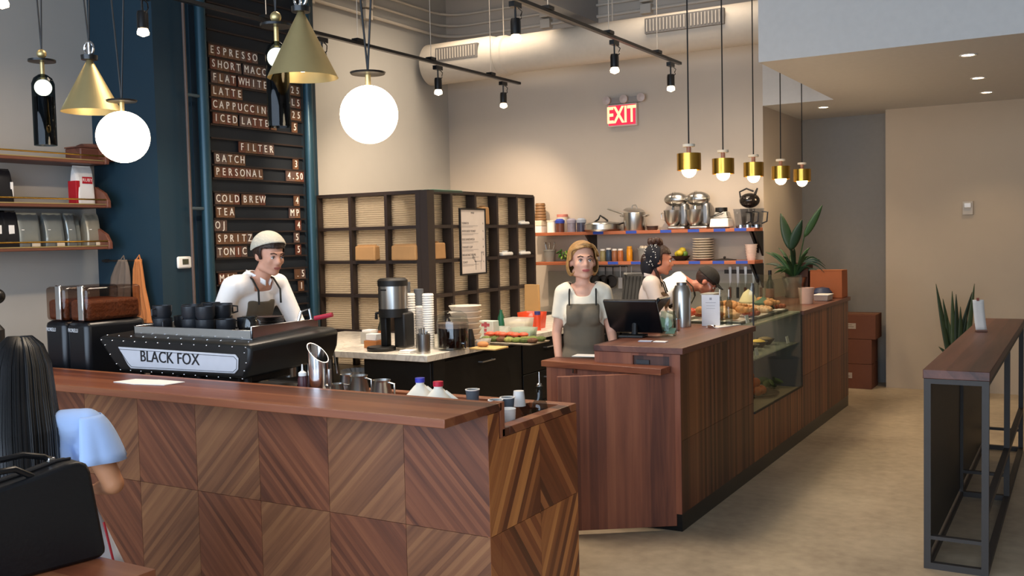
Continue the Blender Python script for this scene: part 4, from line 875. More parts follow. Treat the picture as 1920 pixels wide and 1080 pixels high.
obj('foot', MB().box(-.06, .06, -.085, .08, 0, .012), black, t); obj('cable', MB().tube([(-.09, -.07, .12), (-.03, -.075, .14), (.02, -.075, .16), (.05, -.07, .18)], .005, 6), black, t)
def bjar(px, lab, z=0, tilt=0, y=9.6):
    t = K('blender_jar', lab, 'blender jar', px, US, y)
    sm = mat('c8ced6', .1, trans=.75, ior=1.2)
    a = obj('jar', MB().lathe([(.05, 0), (.075, .19), (.07, .19), (.047, .01), (.001, .01)], n=24), sm, t)
    obj('handle', MB().tube([(.05, 0, .16), (.11, 0, .15), (.1, 0, .06), (.05, 0, .04)], .008, 8), mat('23252a', .3), t)
    obj('blade_base', MB().cyl((0, 0, 0), .045, .03, 18), chrome, t)
    return t
bjar(1388, 'left clear blender jar standing beside the blender base'); bjar(1404, 'middle clear blender jar at the end of the upper shelf', y=9.55); bjar(1418, 'right clear blender jar against the column')
t = K('black_kettle', 'dark metal kettle with loop handle perched on the blender jars', 'kettle', 1406, US+.19)
obj('body', MB().ball((0, 0, .08), .1, 20, 14, (1, 1, .75)), mat('3a3634', .2, .8), t); obj('loop_handle', MB().tube([(-.09, 0, .1), (-.1, 0, .17), (-.03, 0, .2), (.04, 0, .17)], .009, 8), black, t); obj('spout', MB().tube([(.05, 0, .13), (.08, 0, .2)], .016, 8, .008), black, t)
# lower shelf
def potc(px, lab, m, pl, dark=False):
    t = K(lab[0], lab[1], lab[2], px, LS); obj('pot', MB().lathe([(.052, 0), (.068, .12), (.072, .12), (.072, .135), (.066, .135), (.05, .01), (.001, .01)], n=20), m, t); pl(t)
greyp = mat('7c7c78', .6)
potc(1030, ('utensil_pot', 'grey pot full of cutlery at the left of the lower shelf', 'pot'), greyp, lambda t: [obj('cutlery', MB().tube([(.02*cos(a), .02*sin(a), .05), (.06*cos(a), .05*sin(a), .2)], .005, 6).ball((.06*cos(a), .05*sin(a), .205), .013, 8, 6), steel, t) for a in (0, .9, 2, 2.9, 4, 5.1)])
t = K('leafy_herbs', 'bunch of bright green herbs lying left of the blonde woman', 'plant', 1055, LS)
for i in range(16): a = i*2.4; obj('leaf', MB().ball((.06*cos(a)*(.4+i/20), .04*sin(a), .03+.006*i), .022, 8, 6, (1.2, .7, .4), Euler((a, .5, a))), mat(['2f5a22', '3f7a2a', '8fb050'][i % 3], .7), t)
jars = [(1131, '8a8058', .115), (1142, '2c3e52', .125), (1153, '8a5a3c', .115), (1164, 'a06038', .115), (1175, '6e4428', .11), (1181, 'c8851c', .14)]
for i, (px, c_, h) in enumerate(jars):
    n_ = ['olive-coloured spice jar, leftmost of the row', 'blue-black spice jar, second in the row', 'tan spice jar in the middle of the row', 'orange-brown spice jar right of the tan one', 'dark brown spice jar behind the yellow one', 'bright yellow mustard jar at the end of the row'][i]
    t = K('spice_jar', n_+' on the lower shelf', 'jar', px, LS, 9.56 if i != 4 else 9.66); obj('glass_jar', MB().lathe([(.03, 0), (.032, .005), (.032, h-.02), (.024, h), (.0, h)], n=18), mat(c_, .25, ns=.2, nsc=40), t); obj('lid', MB().cyl((0, 0, h), .027, .018, 18), white if i != 5 else mat('d8982c', .4), t)
potc(1206, ('grey_bin', 'grey bin with garlic on the lower shelf behind the curly-haired woman', 'pot'), greyp, lambda t: [obj('garlic_bulb', MB().ball((.025*cos(a), .025*sin(a), .14), .022, 10, 7), cream, t) for a in (0, 1.6, 3.1, 4.7)])
t = K('fruit_bowl', 'dark bowl with yellow lemons on the lower shelf', 'bowl', 1276, LS); obj('bowl', MB().lathe([(.05, 0), (.1, .05), (.096, .05), (.045, .008), (.001, .008)], n=24), iron, t)
for i, (x, y, z) in enumerate(((-.03, 0, .07), (.03, .02, .07), (0, -.03, .08), (.01, .02, .105))): obj('lemon', MB().ball((x, y, z), .034, 12, 8, (1.15, 1, 1)), mat('b8a42c' if i != 1 else '5a7a30', .5), t)
t = K('plate_stack', 'tall stack of white bowls on the lower kitchen shelf', 'bowl stack', 1318, LS)
for i in range(9): obj('bowl', MB().lathe([(.06, .025*i), (.108, .025*i+.022), (.108, .025*i+.028), (.1, .025*i+.026)], n=28), mat('c4b8a6', .35), t)
t = K('saucepan_cover', 'flat dark pan lid leaning low right of the bowl stack', 'lid', 1358, LS); obj('lid', MB().lathe([(.12, 0), (.12, .008), (.03, .02), (0, .02)], n=28), iron, t); obj('knob', MB().ball((0, 0, .03), .014, 10, 8), iron, t)
t = K('bowl_stack', 'small stack of pinkish white cups at the right end of the lower shelf', 'bowl stack', 1408, LS)
for i in range(6): obj('bowl', MB().lathe([(.036+.003*i, .026*i), (.05+.003*i, .026*i+.03), (.046+.003*i, .026*i+.03)], n=24), mat('d8c4b8', .4), t)
# wall-hung things below the lower shelf
t = thing('knife_strip', 'magnetic strip with kitchen knives under the lower shelf at right', 'knife rack', (kx(1385), 9.745, LS-.12))
obj('strip', MB().box(-.2, .2, -.02, 0, -.02, .02), iron, t)
for i in range(5): x = -.14+.08*i; k_ = obj('knife', MB().prism([(x-.012, .05), (x+.016, .05), (x+.014, -.1), (x-.004, -.16)], -.024, -.021, 'y'), steel, t); obj('handle', MB().box(x-.012, x+.012, -.034, -.018, -.27, -.16), black if i % 2 else mat('5a3424', .5), k_)
t = thing('hanging_pans', 'cluster of dark pans and ladles hanging beside the blonde woman\'s shoulder', 'pan rack', (kx(1128), 9.68, LS-.06))
obj('rail', MB().tube([(-.15, 0, 0), (.25, 0, 0)], .006, 8), iron, t)
for i in range(3): obj('pan', MB().lathe([(.06, 0), (.072, .03), (.07, .03), (.058, .004), (.0005, .004)], (-.1+.09*i, -.03, -.16), 20, '-y'), iron, t); obj('pan_handle', MB().tube([(-.1+.09*i, -.0, -.09), (-.1+.09*i, 0, 0)], .006, 6), iron, t)
for i, (x, l, w_) in enumerate(((.17, .12, .05), (.24, .3, .018), (.3, .3, .018))): u_ = obj('spatula', MB().tube([(x, -.01, 0), (x, -.01, -l)], .006, 6), steel, t); obj('blade', MB().box(x-w_/2, x+w_/2, -.014, -.008, -l-.12, -l), mat('a8a4a0', .4), u_, bev=.004)
# ---------------------------------------------------------------- rear kitchen counter
t = thing('kitchen_counter', 'stainless steel rear kitchen counter below the shelves', 'counter', (-5.25, 9.0, 0))
obj('top', MB().box(0, 2.4, 0, .74, .87, .91), steel, t, bev=.004); obj('carcass', MB().box(.02, 2.38, .05, .74, .08, .868), black, t); obj('backsplash', MB().box(0, 2.4, .725, .745, .91, 1.3), mat('8a857c', .4, .3), t)
for i in range(4): d = obj('drawer', MB().box(.05+.58*i, .6+.58*i, .03, .05, .62, .85), steel_b, t, bev=.004); obj('handle', MB().tube([(.15+.58*i, .03, .8), (.15+.58*i, .0, .8), (.5+.58*i, .0, .8), (.5+.58*i, .03, .8)], .008, 8), steel, d)
gx_ = at(1168, 570, Y=9.1).x
t = thing('panini_grill', 'open panini grill with black ribbed lid and white control panel', 'grill', (gx_, 9.1, .912)); 
obj('base', MB().box(-.2, .24, .0, .38, 0, .08), steel_b, t, bev=.006); obj('control_panel', MB().box(-.2, .24, -.012, 0, .01, .08), mat('d8d0c4', .4), t, bev=.003)
for x in (-.16, .06, .13, .2): obj('dial', MB().cyl((x, -.012, .045), .016, .014, 14, axis='-y'), black, t)
obj('orange_light', MB().box(.085, .11, -.016, -.012, .03, .06), mat('c8602c', .5), t)
m = MB().box(-.12, .24, 0, .04, 0, .3); l_ = obj('lid', m, mat('2e2e2c', .5), t, bev=.01, loc=(0, .22, .08)); l_.rotation_euler = (R(-18), 0, 0)
for i in range(8): obj('lid_rib', MB().box(-.1+.04*i, -.09+.04*i, -.006, 0, .02, .28), black, l_)
obj('lid_handle', MB().tube([(-.1, -.0, .29), (-.1, -.05, .3), (.22, -.05, .3), (.22, 0, .29)], .009, 8), steel, l_)
for i in range(9): obj('grill_rib', MB().box(-.16+.045*i, -.145+.045*i, .03, .34, .08, .09), black, t)
# ---------------------------------------------------------------- things on the service counter
def onc(px, py): p = at(px, py, Z=CZ+.001); return p
def till(px, py, rz, lab, w_=.3, h=.22):
    t = thing('till_screen', lab, 'till', onc(px, py), rz)
    obj('base', MB().box(-.08, .08, -.05, .08, 0, .015), black, t, bev=.004)
    obj('stand', MB().tube([(0, .05, .01), (0, .06, .1)], .02, 10), black, t)
    s_ = obj('screen', MB().box(-w_/2, w_/2, -.012, .012, -h/2, h/2), mat('111114', .25), t, bev=.006, loc=(0, .02, .13)); s_.rotation_euler = (R(38), 0, 0)
    obj('glass_face', MB().box(-w_/2+.012, w_/2-.012, .012, .014, -h/2+.012, h/2-.012), mat('1e2226', .1), s_)
till(1186, 632, R(8), 'wide black till screen facing away, in front of the barista', .34, .27)
till(1232, 621, R(95), 'second narrow black till screen seen side-on', .24, .24)
t = thing('tip_jar', 'glass tip jar with banknotes standing on the service counter', 'jar', onc(1253, 629))
obj('jar', MB().lathe([(.05, 0), (.055, .01), (.055, .12), (.045, .14), (.048, .155), (.045, .155), (.042, .14), (.05, .12), (.05, .012), (.001, .01)], n=28), mat('cfe0d8', .05, trans=.9, ior=1.3), t)
for i in range(6): obj('banknote', MB().box(-.03, .03, -.001, .001, 0, .05), mat('8fa898', .8), t, loc=(.01*cos(i*2), .012*sin(i*2), .012+.012*i)).rotation_euler = (R(20*i-50), R(9*i), R(50*i))
t = thing('card_reader_papers', 'two small white cards lying on the counter corner', 'cards', onc(1212, 640)); obj('card', MB().box(-.045, .035, -.025, .025, 0, .004), mat('b8c0d0', .6), t).rotation_euler = (0, 0, R(10)); obj('card', MB().box(.05, .13, -.02, .025, 0, .004), paper, t)
t = thing('steel_thermos', 'tall brushed steel insulated jug behind the tip jar', 'jug', onc(1279, 612)); obj('body', MB().lathe([(.063, 0), (.063, .24), (.045, .285), (0, .29)], n=32), steel, t); obj('cap', MB().cyl((0, 0, .285), .035, .02, 20), steel_b, t)
t = thing('steel_cup', 'small steel cup between the tip jar and the thermos', 'cup', onc(1269, 619)); obj('cup', MB().cup((0, 0, 0), .02, .026, .075), chrome, t)
t = thing('card_sign', 'tall white card sign standing on the service counter', 'sign', V((at(1333, 607, Y=6.48).x, 6.48, CZ+.001)), R(10)); sw = .062
obj('card', MB().box(-sw, sw, -.003, .003, 0, .215), mat('dcdcdf', .7), t); obj('print_lines', MB().box(-.035, .035, -.0038, -.003, .16, .163).box(-.03, .03, -.0038, -.003, .14, .142).box(-.03, .03, -.0038, -.003, .12, .122).box(-.008, .008, -.0038, -.003, .18, .196), mat('9a9aa0', .7), t)
for px, lab in ((1350, 'left slim glass oil bottle with pourer beside the card sign'), (1367, 'right slim glass oil bottle with pourer beside the card sign')):
    t = thing('oil_bottle', lab, 'bottle', V((at(px, 603, Y=6.53).x, 6.53, CZ+.001))); obj('bottle', MB().lathe([(.022, 0), (.024, .01), (.024, .16), (.012, .18), (.012, .2), (0, .201)], n=20), gm, t); obj('pourer', MB().cyl((0, 0, .2), .004, .05, 8), white, t)
t = thing('clipboard', 'white menu sheet on a steel clip lying on the service counter', 'clipboard', onc(1360, 611)+V((0.0, 0, 0)), R(75)); obj('sheet', MB().box(-.16, .12, -.05, .05, 0, .004), paper, t); obj('clip', MB().box(-.18, -.155, -.025, .025, 0, .02), chrome, t, bev=.004)
pp = at(1100, 668, Z=.951); t = thing('clipboard', 'white order slip on the low ledge by the barista\'s hand', 'clipboard', pp+V((.0, .02, 0)), R(8)); obj('sheet', MB().box(-.09, .13, -.05, .06, 0, .003), paper, t); obj('clip', MB().box(.12, .145, -.02, .02, 0, .015), chrome, t, bev=.003)
# ---------------------------------------------------------------- pastry case
t = thing('pastry_case', 'glass pastry case rising above the counter window', 'display case', (CX, WY0, 0)); wd = WY1-WY0
GT = 1.345
light('AREA', 'case_fill', (CX-.3, (WY0+WY1)/2, 1.03), 2.2, (1, .82, .6), (CX-.3, (WY0+WY1)/2, 0), shape='RECTANGLE', size=.1, size_y=1.1)  # fill added to brighten the case inside, no lamp known there
obj('front_pane', MB().box(.001, .007, .005, wd, WZ+.01, GT), glass_dk if 0 else clearglass('case_glass', 'eef1ec', .3), t)
obj('side_pane', MB().box(-.5, 0, 0, .006, CZ+.002, GT), clearglass('case_glass_side', 'f2f4f0', .3), t)
obj('side_pane', MB().box(-.5, 0, wd-.006, wd, CZ+.002, GT), clearglass('case_glass_end', 'f2f4f0', .3), t)
obj('edge_trim', MB().box(-.002, .008, -.004, .004, CZ, GT).box(-.002, .009, 0, wd, WZ, WZ+.012).box(-.002, .009, wd-.012, wd, WZ, CZ-.03), iron, t)
obj('upper_shelf', MB().box(-.53, -.005, .01, wd-.01, CZ-.012, CZ), mat('c8ccb8', .1, alpha=.6), t)
obj('middle_shelf', MB().box(-.45, -.03, .02, wd-.02, .795, .803), mat('c8ccb8', .1, alpha=.45), t)
obj('case_floor', MB().box(-.53, -.002, .002, wd-.002, WZ-.02, WZ), mat('a89a80', .5, ns=.2, nsc=12), t)
obj('case_side', MB().box(-.53, -.002, wd-.02, wd-.001, WZ, CZ-.015), mat('5c5a5e', .6), t)
obj('case_side', MB().box(-.53, -.012, .001, .014, WZ, CZ-.02), mat('3c2a22', .6), t)
obj('case_back', MB().box(-.54, -.53, 0, wd, WZ, .8), black, t)
def pastry(kind, x, y, z, lab, col, s_=1, grp=None):
    t = thing(kind, lab, 'pastry' if kind != 'orange' else 'orange', (CX+x, WY0+y, z), random.uniform(0, 3), grp)
    return t
crm = [mat(c_, .65, ns=.35, nsc=40, bump=.6) for c_ in ('c98d55', 'b8743a', 'd8a878', '9a4a28', 'dcb890')]
cro = MB()
for i in range(7): a = R(-75+25*i); cro.ball((.055*sin(a), .055*(1-cos(a)), .02), .028*(1-.08*abs(i-3)**1.4), 10, 7, (.8, 1, .8))
crme = cro.mesh('croissant_body')
for i in range(26):
    row = i % 3; col = i//3
    x = -.42+.13*row+random.uniform(-.01, .01); y = .12+.135*col; LBL = 'golden pastry on the top glass shelf, %s row, %s from the near end' % (['back', 'middle', 'front'][row], ORDW[col]); z = CZ+.03+(0 if i % 5 else .035)
    if y > wd-.1: continue
    o = thing('croissant', LBL, 'pastry', (CX+x, WY0+y, z), random.uniform(0, 6), 'pastries on the top shelf of the glass case')
    k_ = i % 5
    if ('cr%d' % k_) not in MC: me_ = crme.copy(); me_.materials.append(crm[k_]); MC['cr%d' % k_] = me_
    q_ = bpy.data.objects.new('body', MC['cr%d' % k_]); C.objects.link(q_); q_.parent = o; q_.scale = (1.25,)*3
for i, y in enumerate((.22, .66, 1.08)):
    t = thing('serving_board', ['serving board under the nearest pastries', 'serving board under the middle pastries', 'serving board under the farthest pastries'][i]+' in the glass case', 'board', (CX-.29, WY0+y, CZ+.001)); obj('board', MB().box(-.2, .2, -.19, .19, 0, .016), mat('3c3a34', .5), t, bev=.004); obj('doily', MB().box(-.18, .18, -.17, .17, .0165, .019), white, t)
for i, (x, y, h) in enumerate(((-.35, 1.05, .13), (-.2, .95, .08))):
    t = thing('cake', ['pale domed cake at the far end of the top shelf', 'green glazed cake beside the pale domed one'][i], 'cake', (CX+x, WY0+y, CZ+.06)); obj('body', MB().lathe([(.07, 0), (.075, .03), (.04, h-.03), (0, h)], n=16), [mat('d8cc9c', .7), mat('46644a', .7)][i], t); obj('board', MB().cyl((0, 0, -.02), .085, .02, 20), iron, t)
for i, (y, c_) in enumerate(((.2, '8a7a4a'), (.42, 'b89a30'), (.64, '5c4a2c'), (.86, 'c0a040'), (1.06, '6a5a3a'))):
    t = thing('food_bowl', ['olive bowl nearest in the case, middle shelf', 'yellow filled bowl second on the middle shelf', 'brown filled bowl in the centre of the middle shelf', 'golden filled bowl fourth on the middle shelf', 'last small bowl on the middle shelf'][i], 'bowl', (CX-.22, WY0+y, .804)); obj('bowl', MB().lathe([(.04, 0), (.075, .045), (.072, .045), (.038, .006), (.001, .006)], n=20), iron, t); obj('food', MB().ball((0, 0, .035), .062, 12, 7, (1, 1, .4)), mat(c_, .8, ns=.4, nsc=40, bump=.8), t)
for i, (y, z) in enumerate(((.3, .81), (1.14, .81), (.08, CZ+.01))):
    t = thing('price_card', ['small white price card near the front of the middle shelf', 'small white price card at the far end of the middle shelf', 'white price card at the near corner of the top shelf'][i], 'card', (CX-.06, WY0+y, z)); obj('card', MB().box(-.002, .002, -.035, .035, 0, .055), paper, t).rotation_euler = (0, R(-12), 0)
on_ = MB().ball((0, 0, 0), .036, 14, 10).mesh('orange_peel'); on_.materials.append(mat('d0642c', .5, ns=.15, nsc=60, bump=.2))
t = thing('platter', 'round dark platter holding the pile of oranges', 'platter', (CX-.24, WY0+.78, WZ+.001)); obj('dish', MB().lathe([(.1, 0), (.2, .02), (.2, .025), (.1, .008), (.001, .008)], n=32), mat('2c2c28', .4), t)
for i, (x, y, z) in enumerate([(-.08, -.1, 0), (0, -.12, 0), (.07, -.07, 0), (-.1, -.01, 0), (-.01, -.03, 0), (.08, .01, 0), (-.06, .07, 0), (.03, .06, 0), (.0, .13, 0), (-.05, -.06, .055), (.03, -.05, .055), (.03, .02, .055), (-.04, .02, .055), (-.01, -.01, .105)]):
    o = thing('orange', ('orange on the plate in the pastry case, ' if z == 0 else 'orange resting on the others in the pastry case, ')+['front left of the pile', 'nearest the camera', 'near right by the glass', 'far left', 'in the middle', 'right by the glass', 'back left', 'back middle', 'farthest of all', 'near left', 'near right', 'far right', 'far left of the second layer', 'topmost'][i], 'orange', (CX-.24+x, WY0+.74+y, WZ+.048+z), 0, 'oranges piled in the pastry case'); q_ = bpy.data.objects.new('peel', on_); C.objects.link(q_); q_.parent = o
t = thing('green_salad', 'heap of green leaves right of the oranges in the case', 'salad', (CX-.2, WY0+1.13, WZ+.001)); 
for i in range(14): a = i*2.4; obj('leaf', MB().ball((.08*cos(a)*(i/14), .1*sin(a)*(i/14)+.0, .02+.004*i), .035, 8, 6, (1.2, .8, .3), Euler((a*.5, .4, a))), mat(['4a6034', '5f7440', '3c4c2c'][i % 3], .7), t)
# ---------------------------------------------------------------- far end of the service counter
t = thing('potted_plant', 'tall leafy green plant in a steel bucket at the far end of the counter', 'plant', at(1490, 560, X=-2.42).xy.to_3d()+V((0, 0, CZ+.001)))
pz = 0
obj('steel_bucket', MB().lathe([(.075, 0), (.085, .02), (.115, .19), (.125, .2), (.12, .2), (.08, .03), (.001, .02)], n=32), steel, t)
obj('soil', MB().lathe([(0, .17), (.108, .17)], cap=False), mat('2a1c14', .95), t)
gl1 = [mat('1f3a1e', .45, ns=.2), mat('2c4a26', .45, ns=.2), mat('16301c', .45, ns=.2)]
def leaf(parent, base, tip, w_, m, sag=.0, up=V((0, 0, 1)), name='leaf', taper=1.0):
    b_ = V(base); e_ = V(tip); d = e_-b_; s_ = d.cross(V((.5, -.86, .12))).normalized()
    def fn(u, v):
        c = b_+d*v+V((0, 0, sag*sin(pi*v)))
        k_ = w_*(sin(pi*min(1, v**taper*.96+.03)))**.8
        return c+s_*k_*(u-.5)*2+V((.5, -.86, 0))*(-.12*w_*abs(u-.5)*2)
    obj(name, MB().grid(fn, 4, 10), m, parent, solid=.002)
big = [((1494, 505), (1466, 402), .042), ((1496, 500), (1502, 410), .03), ((1500, 490), (1542, 385), .03)]
pb = at(1490, 560, X=-2.42); o0 = V((pb.x, pb.y, CZ))
def pl(x, y): q_ = at(x, y, Y=pb.y); return q_-o0
for s_, e_, w_ in (((1484, 470), (1464, 400), .05), ((1482, 470), (1504, 412), .05), ((1508, 445), (1542, 385), .035)):
    a = pl(*s_); b2 = pl(*e_); obj('stem', MB().tube([(0, 0, .17), tuple(a*.6+V((0, 0, .06))), tuple(a)], .008, 6, .005), gl1[0], t); leaf(t, a, b2, w_, gl1[random.randrange(3)], 0, taper=.8)
for i in range(30):
    a = i*2.39996; r_ = .12+.16*((i*7) % 10)/10; h_ = .24+.28*((i*3) % 7)/7
    leaf(t, (0, 0, .17), (r_*cos(a)*1.1, r_*sin(a), h_), .016, gl1[i % 3], .06)
for i in range(4): leaf(t, (0, 0, .18), (.3*cos(i*.3-.2), -.05+.06*i, .24+.03*i), .014, gl1[2], .12)
t = thing('wine_bottle', 'dark green bottle with rose label beside the steel bucket', 'bottle', at(1444, 575, X=-2.45).xy.to_3d()+V((0, 0, CZ+.001))); obj('bottle', MB().lathe([(.036, 0), (.037, .17), (.015, .22), (.014, .29), (0, .291)], n=24), mat('16241a', .12), t); obj('paper_band', MB().lathe([(.038, .05), (.038, .13)], n=24, cap=False), mat('8a5a48', .6), t); obj('foil', MB().lathe([(.016, .25), (.016, .293), (0, .294)]), black, t)
def box3(nm, lab, px, py, w_, d, h, m, rz=0, z=CZ+.001, X=-2.3, cat='box'):
    t = thing(nm, lab, cat, at(px, py, X=X).xy.to_3d()+V((0, 0, z)), rz); obj('body', MB().box(-w_/2, w_/2, -d/2, d/2, 0, h, .003, .003), m, t, bev=.004); return t
t = box3('cardboard_box', 'orange-brown cardboard box at the far end of the counter', 1556, 535, .3, .25, .26, mat('9a5530', .85, ns=.08), 0, X=-2.15); t.location = (-2.12, 9.585, CZ+.001); obj('flap', MB().box(-.15, .15, -.125, .0, .26, .264), mat('a86238', .85), t)
t = thing('brown_box', 'dark brown box standing between the plant and the cardboard box', 'box', (-2.41, 9.58, CZ+.001)); obj('body', MB().box(-.1, .12, -.1, .1, 0, .33), mat('3c2218', .8), t, bev=.004); obj('flap', MB().box(-.11, .14, -.105, .0, .33, .335), mat('4a2c20', .8), t)
t = thing('white_bucket', 'pinkish white paper cup at the far end of the pastry case', 'cup', at(1512, 580, X=-2.12).xy.to_3d()+V((0, 0, CZ+.001))); obj('cup', MB().cup((0, 0, 0), .055, .07, .14), mat('c8a898', .6), t)
t = thing('blue_bowl', 'dark blue rounded bowl in front of the cardboard box', 'bowl', (-2.13, 9.36, CZ+.001)); obj('bowl', MB().lathe([(.085, 0), (.09, .06), (.06, .1), (0, .11)], n=28), mat('26304c', .5), t)
t = thing('white_tray', 'low white rimmed dish before the dark blue bowl', 'dish', (-2.07, 9.13, CZ+.001)); obj('dish', MB().box(-.06, .06, -.1, .1, 0, .05, -.006, -.006), mat('a89890', .5), t, bev=.005); obj('rim', MB().box(-.07, .07, -.11, .11, .05, .058), white, t, bev=.003)
for i, (px, py, h_, c_) in enumerate(((1330, 545, .05, 'd84e30'),)):
    t = thing('tomato_tray', 'shallow tray of red tomatoes in front of the bending cook', 'tray', (-2.655, 7.25, 1.03)); obj('tray', MB().box(-.06, .06, -.16, .16, 0, .03, -.008, -.008), white, t, bev=.004)
    for j in range(8): obj('tomato', MB().ball((-.03+.055*(j//4), -.1+.065*(j % 4), .05), .032, 12, 8, (1, 1, .85)), mat('c8452c', .4), t)
t = thing('prep_table', 'low steel prep table behind the pastry case', 'table', (-2.72, 6.2, 0)); obj('top', MB().box(-.0, .11, 0, 3.2, 1.0, 1.028), steel_b, t, bev=.003)
for x, y in ((.01, .05), (.08, .05), (.01, 3.1), (.08, 3.1)): obj('leg', MB().cyl((x+.01, y, 0), .016, 1.0, 12), steel_b, t)
t = thing('metal_bin', 'pale rectangular bin lid behind the pastries', 'container', (-2.66, 7.75, 1.03)); obj('bin', MB().box(-.05, .05, -.1, .1, 0, .16, .006, .006), mat('a8a8a8', .5), t, bev=.01); obj('lid', MB().box(-.055, .055, -.105, .105, .16, .17), mat('b8b8b8', .4), t)
# ---------------------------------------------------------------- boxes in the recess
bx = mat('6a3f2c', .85, ns=.08)
for i, (z, w_, lab) in enumerate(((0, .42, 'lowest brown carton of the stack in the wall recess'), (.265, .42, 'middle brown carton of the stack in the wall recess'), (.53, .46, 'top brown carton of the stack in the wall recess'))):
    t = thing('carton', lab, 'carton', (-1.9-(.0 if i == 2 else .04), 10.75, z), 0); obj('body', MB().box(-w_-.3, 0, 0, .35, 0, .262), bx, t, bev=.004); obj('tape_strip', MB().box(-w_-.3, 0, .15, .2, .262, .2635), mat('8a6a4a', .6), t)
    if i != 1: obj('paper_label', MB().box(-.34 if i == 2 else -.3, -.2, -.003, 0, .11, .17), mat('a8988a', .7), t); obj('label_print', MB().box(-.32 if i == 2 else -.28, -.22, -.004, -.003, .13, .135).box(-.31, -.24, -.004, -.003, .15, .155), mat('5a4a42', .7), t)
# ---------------------------------------------------------------- high bar table
t = thing('bar_table', 'narrow high bar table with walnut top on a dark steel frame', 'table', (-.686, 5.16, 0)); TW, TL, TH = .292, 3.05, 1.0
obj('table_top', MB().box(-.004, TW+.004, -.004, TL, .955, TH), wood('table_top_wood', '3c231c', '5e382c', '7a4c3c', (0, 0, R(90)), 1.0, 16, .1, .45, .4), t, bev=.003)
st = mat('3c3733', .55, .2); s_ = .032
for y in (0, 1.5, TL-s_):
    for x in (0, TW-s_): obj('leg', MB().box(x, x+s_, y, y+s_, 0, .954), st, t)
    obj('cross_bar', MB().box(s_, TW-s_, y, y+s_, 0, s_), st, t); obj('cross_bar', MB().box(s_, TW-s_, y, y+s_, .15, .15+.018), st, t)
    obj('cross_bar', MB().box(s_, TW-s_, y, y+s_, .93, .954), st, t)
for x in (0, TW-s_): obj('long_bar', MB().box(x, x+s_, s_, TL-s_, 0, s_), st, t); obj('long_bar', MB().box(x, x+s_, s_, TL-s_, .93, .954), st, t)
obj('long_bar', MB().box(TW-s_, TW, s_, TL-s_, .3, .3+s_), st, t)
obj('side_panel', MB().box(.006, .014, s_, TL-s_, .05, .93), mat('2c2a27', .5, .3), t)
q_ = at(1840, 622, Z=1.0); t = thing('receipt_stand', 'white paper strip clipped upright on the high bar table', 'sign', (q_.x, q_.y, 1.001), R(20)); obj('wooden_foot', MB().box(-.035, .035, -.02, .02, 0, .012), mat('6a4a3c', .6), t, bev=.003)
obj('strip', MB().grid(lambda u, v: (-.035+.07*u-.02*v, .01*sin(3*v), .012+.2*v), 3, 8), mat('cfc8be', .8), t, solid=.002); obj('clip', MB().box(-.03, -.015, -.006, .006, .205, .225), mat('7a3c30', .5), t)
# ---------------------------------------------------------------- snake plant
q_ = at(1795, 668, Y=10.55); t = thing('snake_plant', 'snake plant with upright striped leaves behind the bar table', 'plant', (q_.x, 10.6, 0)); obj('pot', MB().lathe([(.12, 0), (.16, .3), (.165, .32), (.15, .32), (.11, .02), (.001, .02)], n=28), mat('5a524a', .7), t); obj('soil', MB().lathe([(0, .3), (.15, .3)], cap=False), mat('2a1c14', .95), t)
for i, (px, py) in enumerate(((1755, 532), (1785, 546), (1792, 552), (1801, 575), (1827, 532), (1822, 548), (1768, 560), (1778, 600), (1812, 590), (1760, 650))):
    e_ = at(px, py, Y=10.6)-V((q_.x, 10.6, 0)); leaf(t, ((i % 5-2)*.03, (i//5)*.05, .28), tuple(e_+V((0, .02*(i % 3), 0))), .028, [mat('2c3c24', .5, ns=.3, nsc=18), mat('3c4c30', .5, ns=.3, nsc=18), mat('223020', .5, ns=.3, nsc=18)][i % 3], 0, taper=.75)
# ---------------------------------------------------------------- people
def remesh(shapes, vox, m, name, parent, smooth=4, clip=None):
    mb = MB()
    for s_ in shapes:
        if s_[0] == 'c':   # capsule p0 p1 r0 r1 (+flatten)
            _, p0, p1, ra, rb = s_[:5]; p0 = V(p0); p1 = V(p1); d = p1-p0; L_ = d.length; q = d.to_track_quat('Z', 'Y').to_matrix().to_4x4() if L_ > 1e-5 else Matrix()
            fl_ = s_[5] if len(s_) > 5 else (1, 1)
            prof = []; K_ = 6
            for i in range(K_+1): a = pi/2*i/K_; prof.append((max(ra*sin(a), 1e-4), -ra*cos(a)))
            for i in range(K_+1): a = pi/2*i/K_; prof.append((max(rb*cos(a), 1e-4), L_+rb*sin(a)))
            if L_ > 1e-5 and len(s_) > 6: q = s_[6]
            mb.M = Matrix.Translation(p0) @ q @ Matrix.Diagonal((fl_[0], fl_[1], 1, 1)); mb.lathe(prof, n=18)
        else:
            _, c, r3, e = s_; mb.M = Matrix.Translation(V(c)) @ (e.to_matrix().to_4x4() if e else Matrix()); mb.ball((0, 0, 0), 1, 20, 14, r3)
    mb.M = Matrix()
    me = mb.mesh('tmp'); o = bpy.data.objects.new('tmp', me); C.objects.link(o)
    rm = o.modifiers.new('r', 'REMESH'); rm.mode = 'VOXEL'; rm.voxel_size = vox; rm.use_smooth_shade = True
    sm = o.modifiers.new('s', 'SMOOTH'); sm.factor = .5; sm.iterations = smooth
    dg = bpy.context.evaluated_depsgraph_get(); n_ = bpy.data.meshes.new_from_object(o.evaluated_get(dg)); bpy.data.objects.remove(o); bpy.data.meshes.remove(me)
    n_.name = name; n_.polygons.foreach_set('use_smooth', [True]*len(n_.polygons)); n_.materials.clear()
    if clip: n_ = peel(n_, clip, 0)
    return obj(name, n_, m, parent)
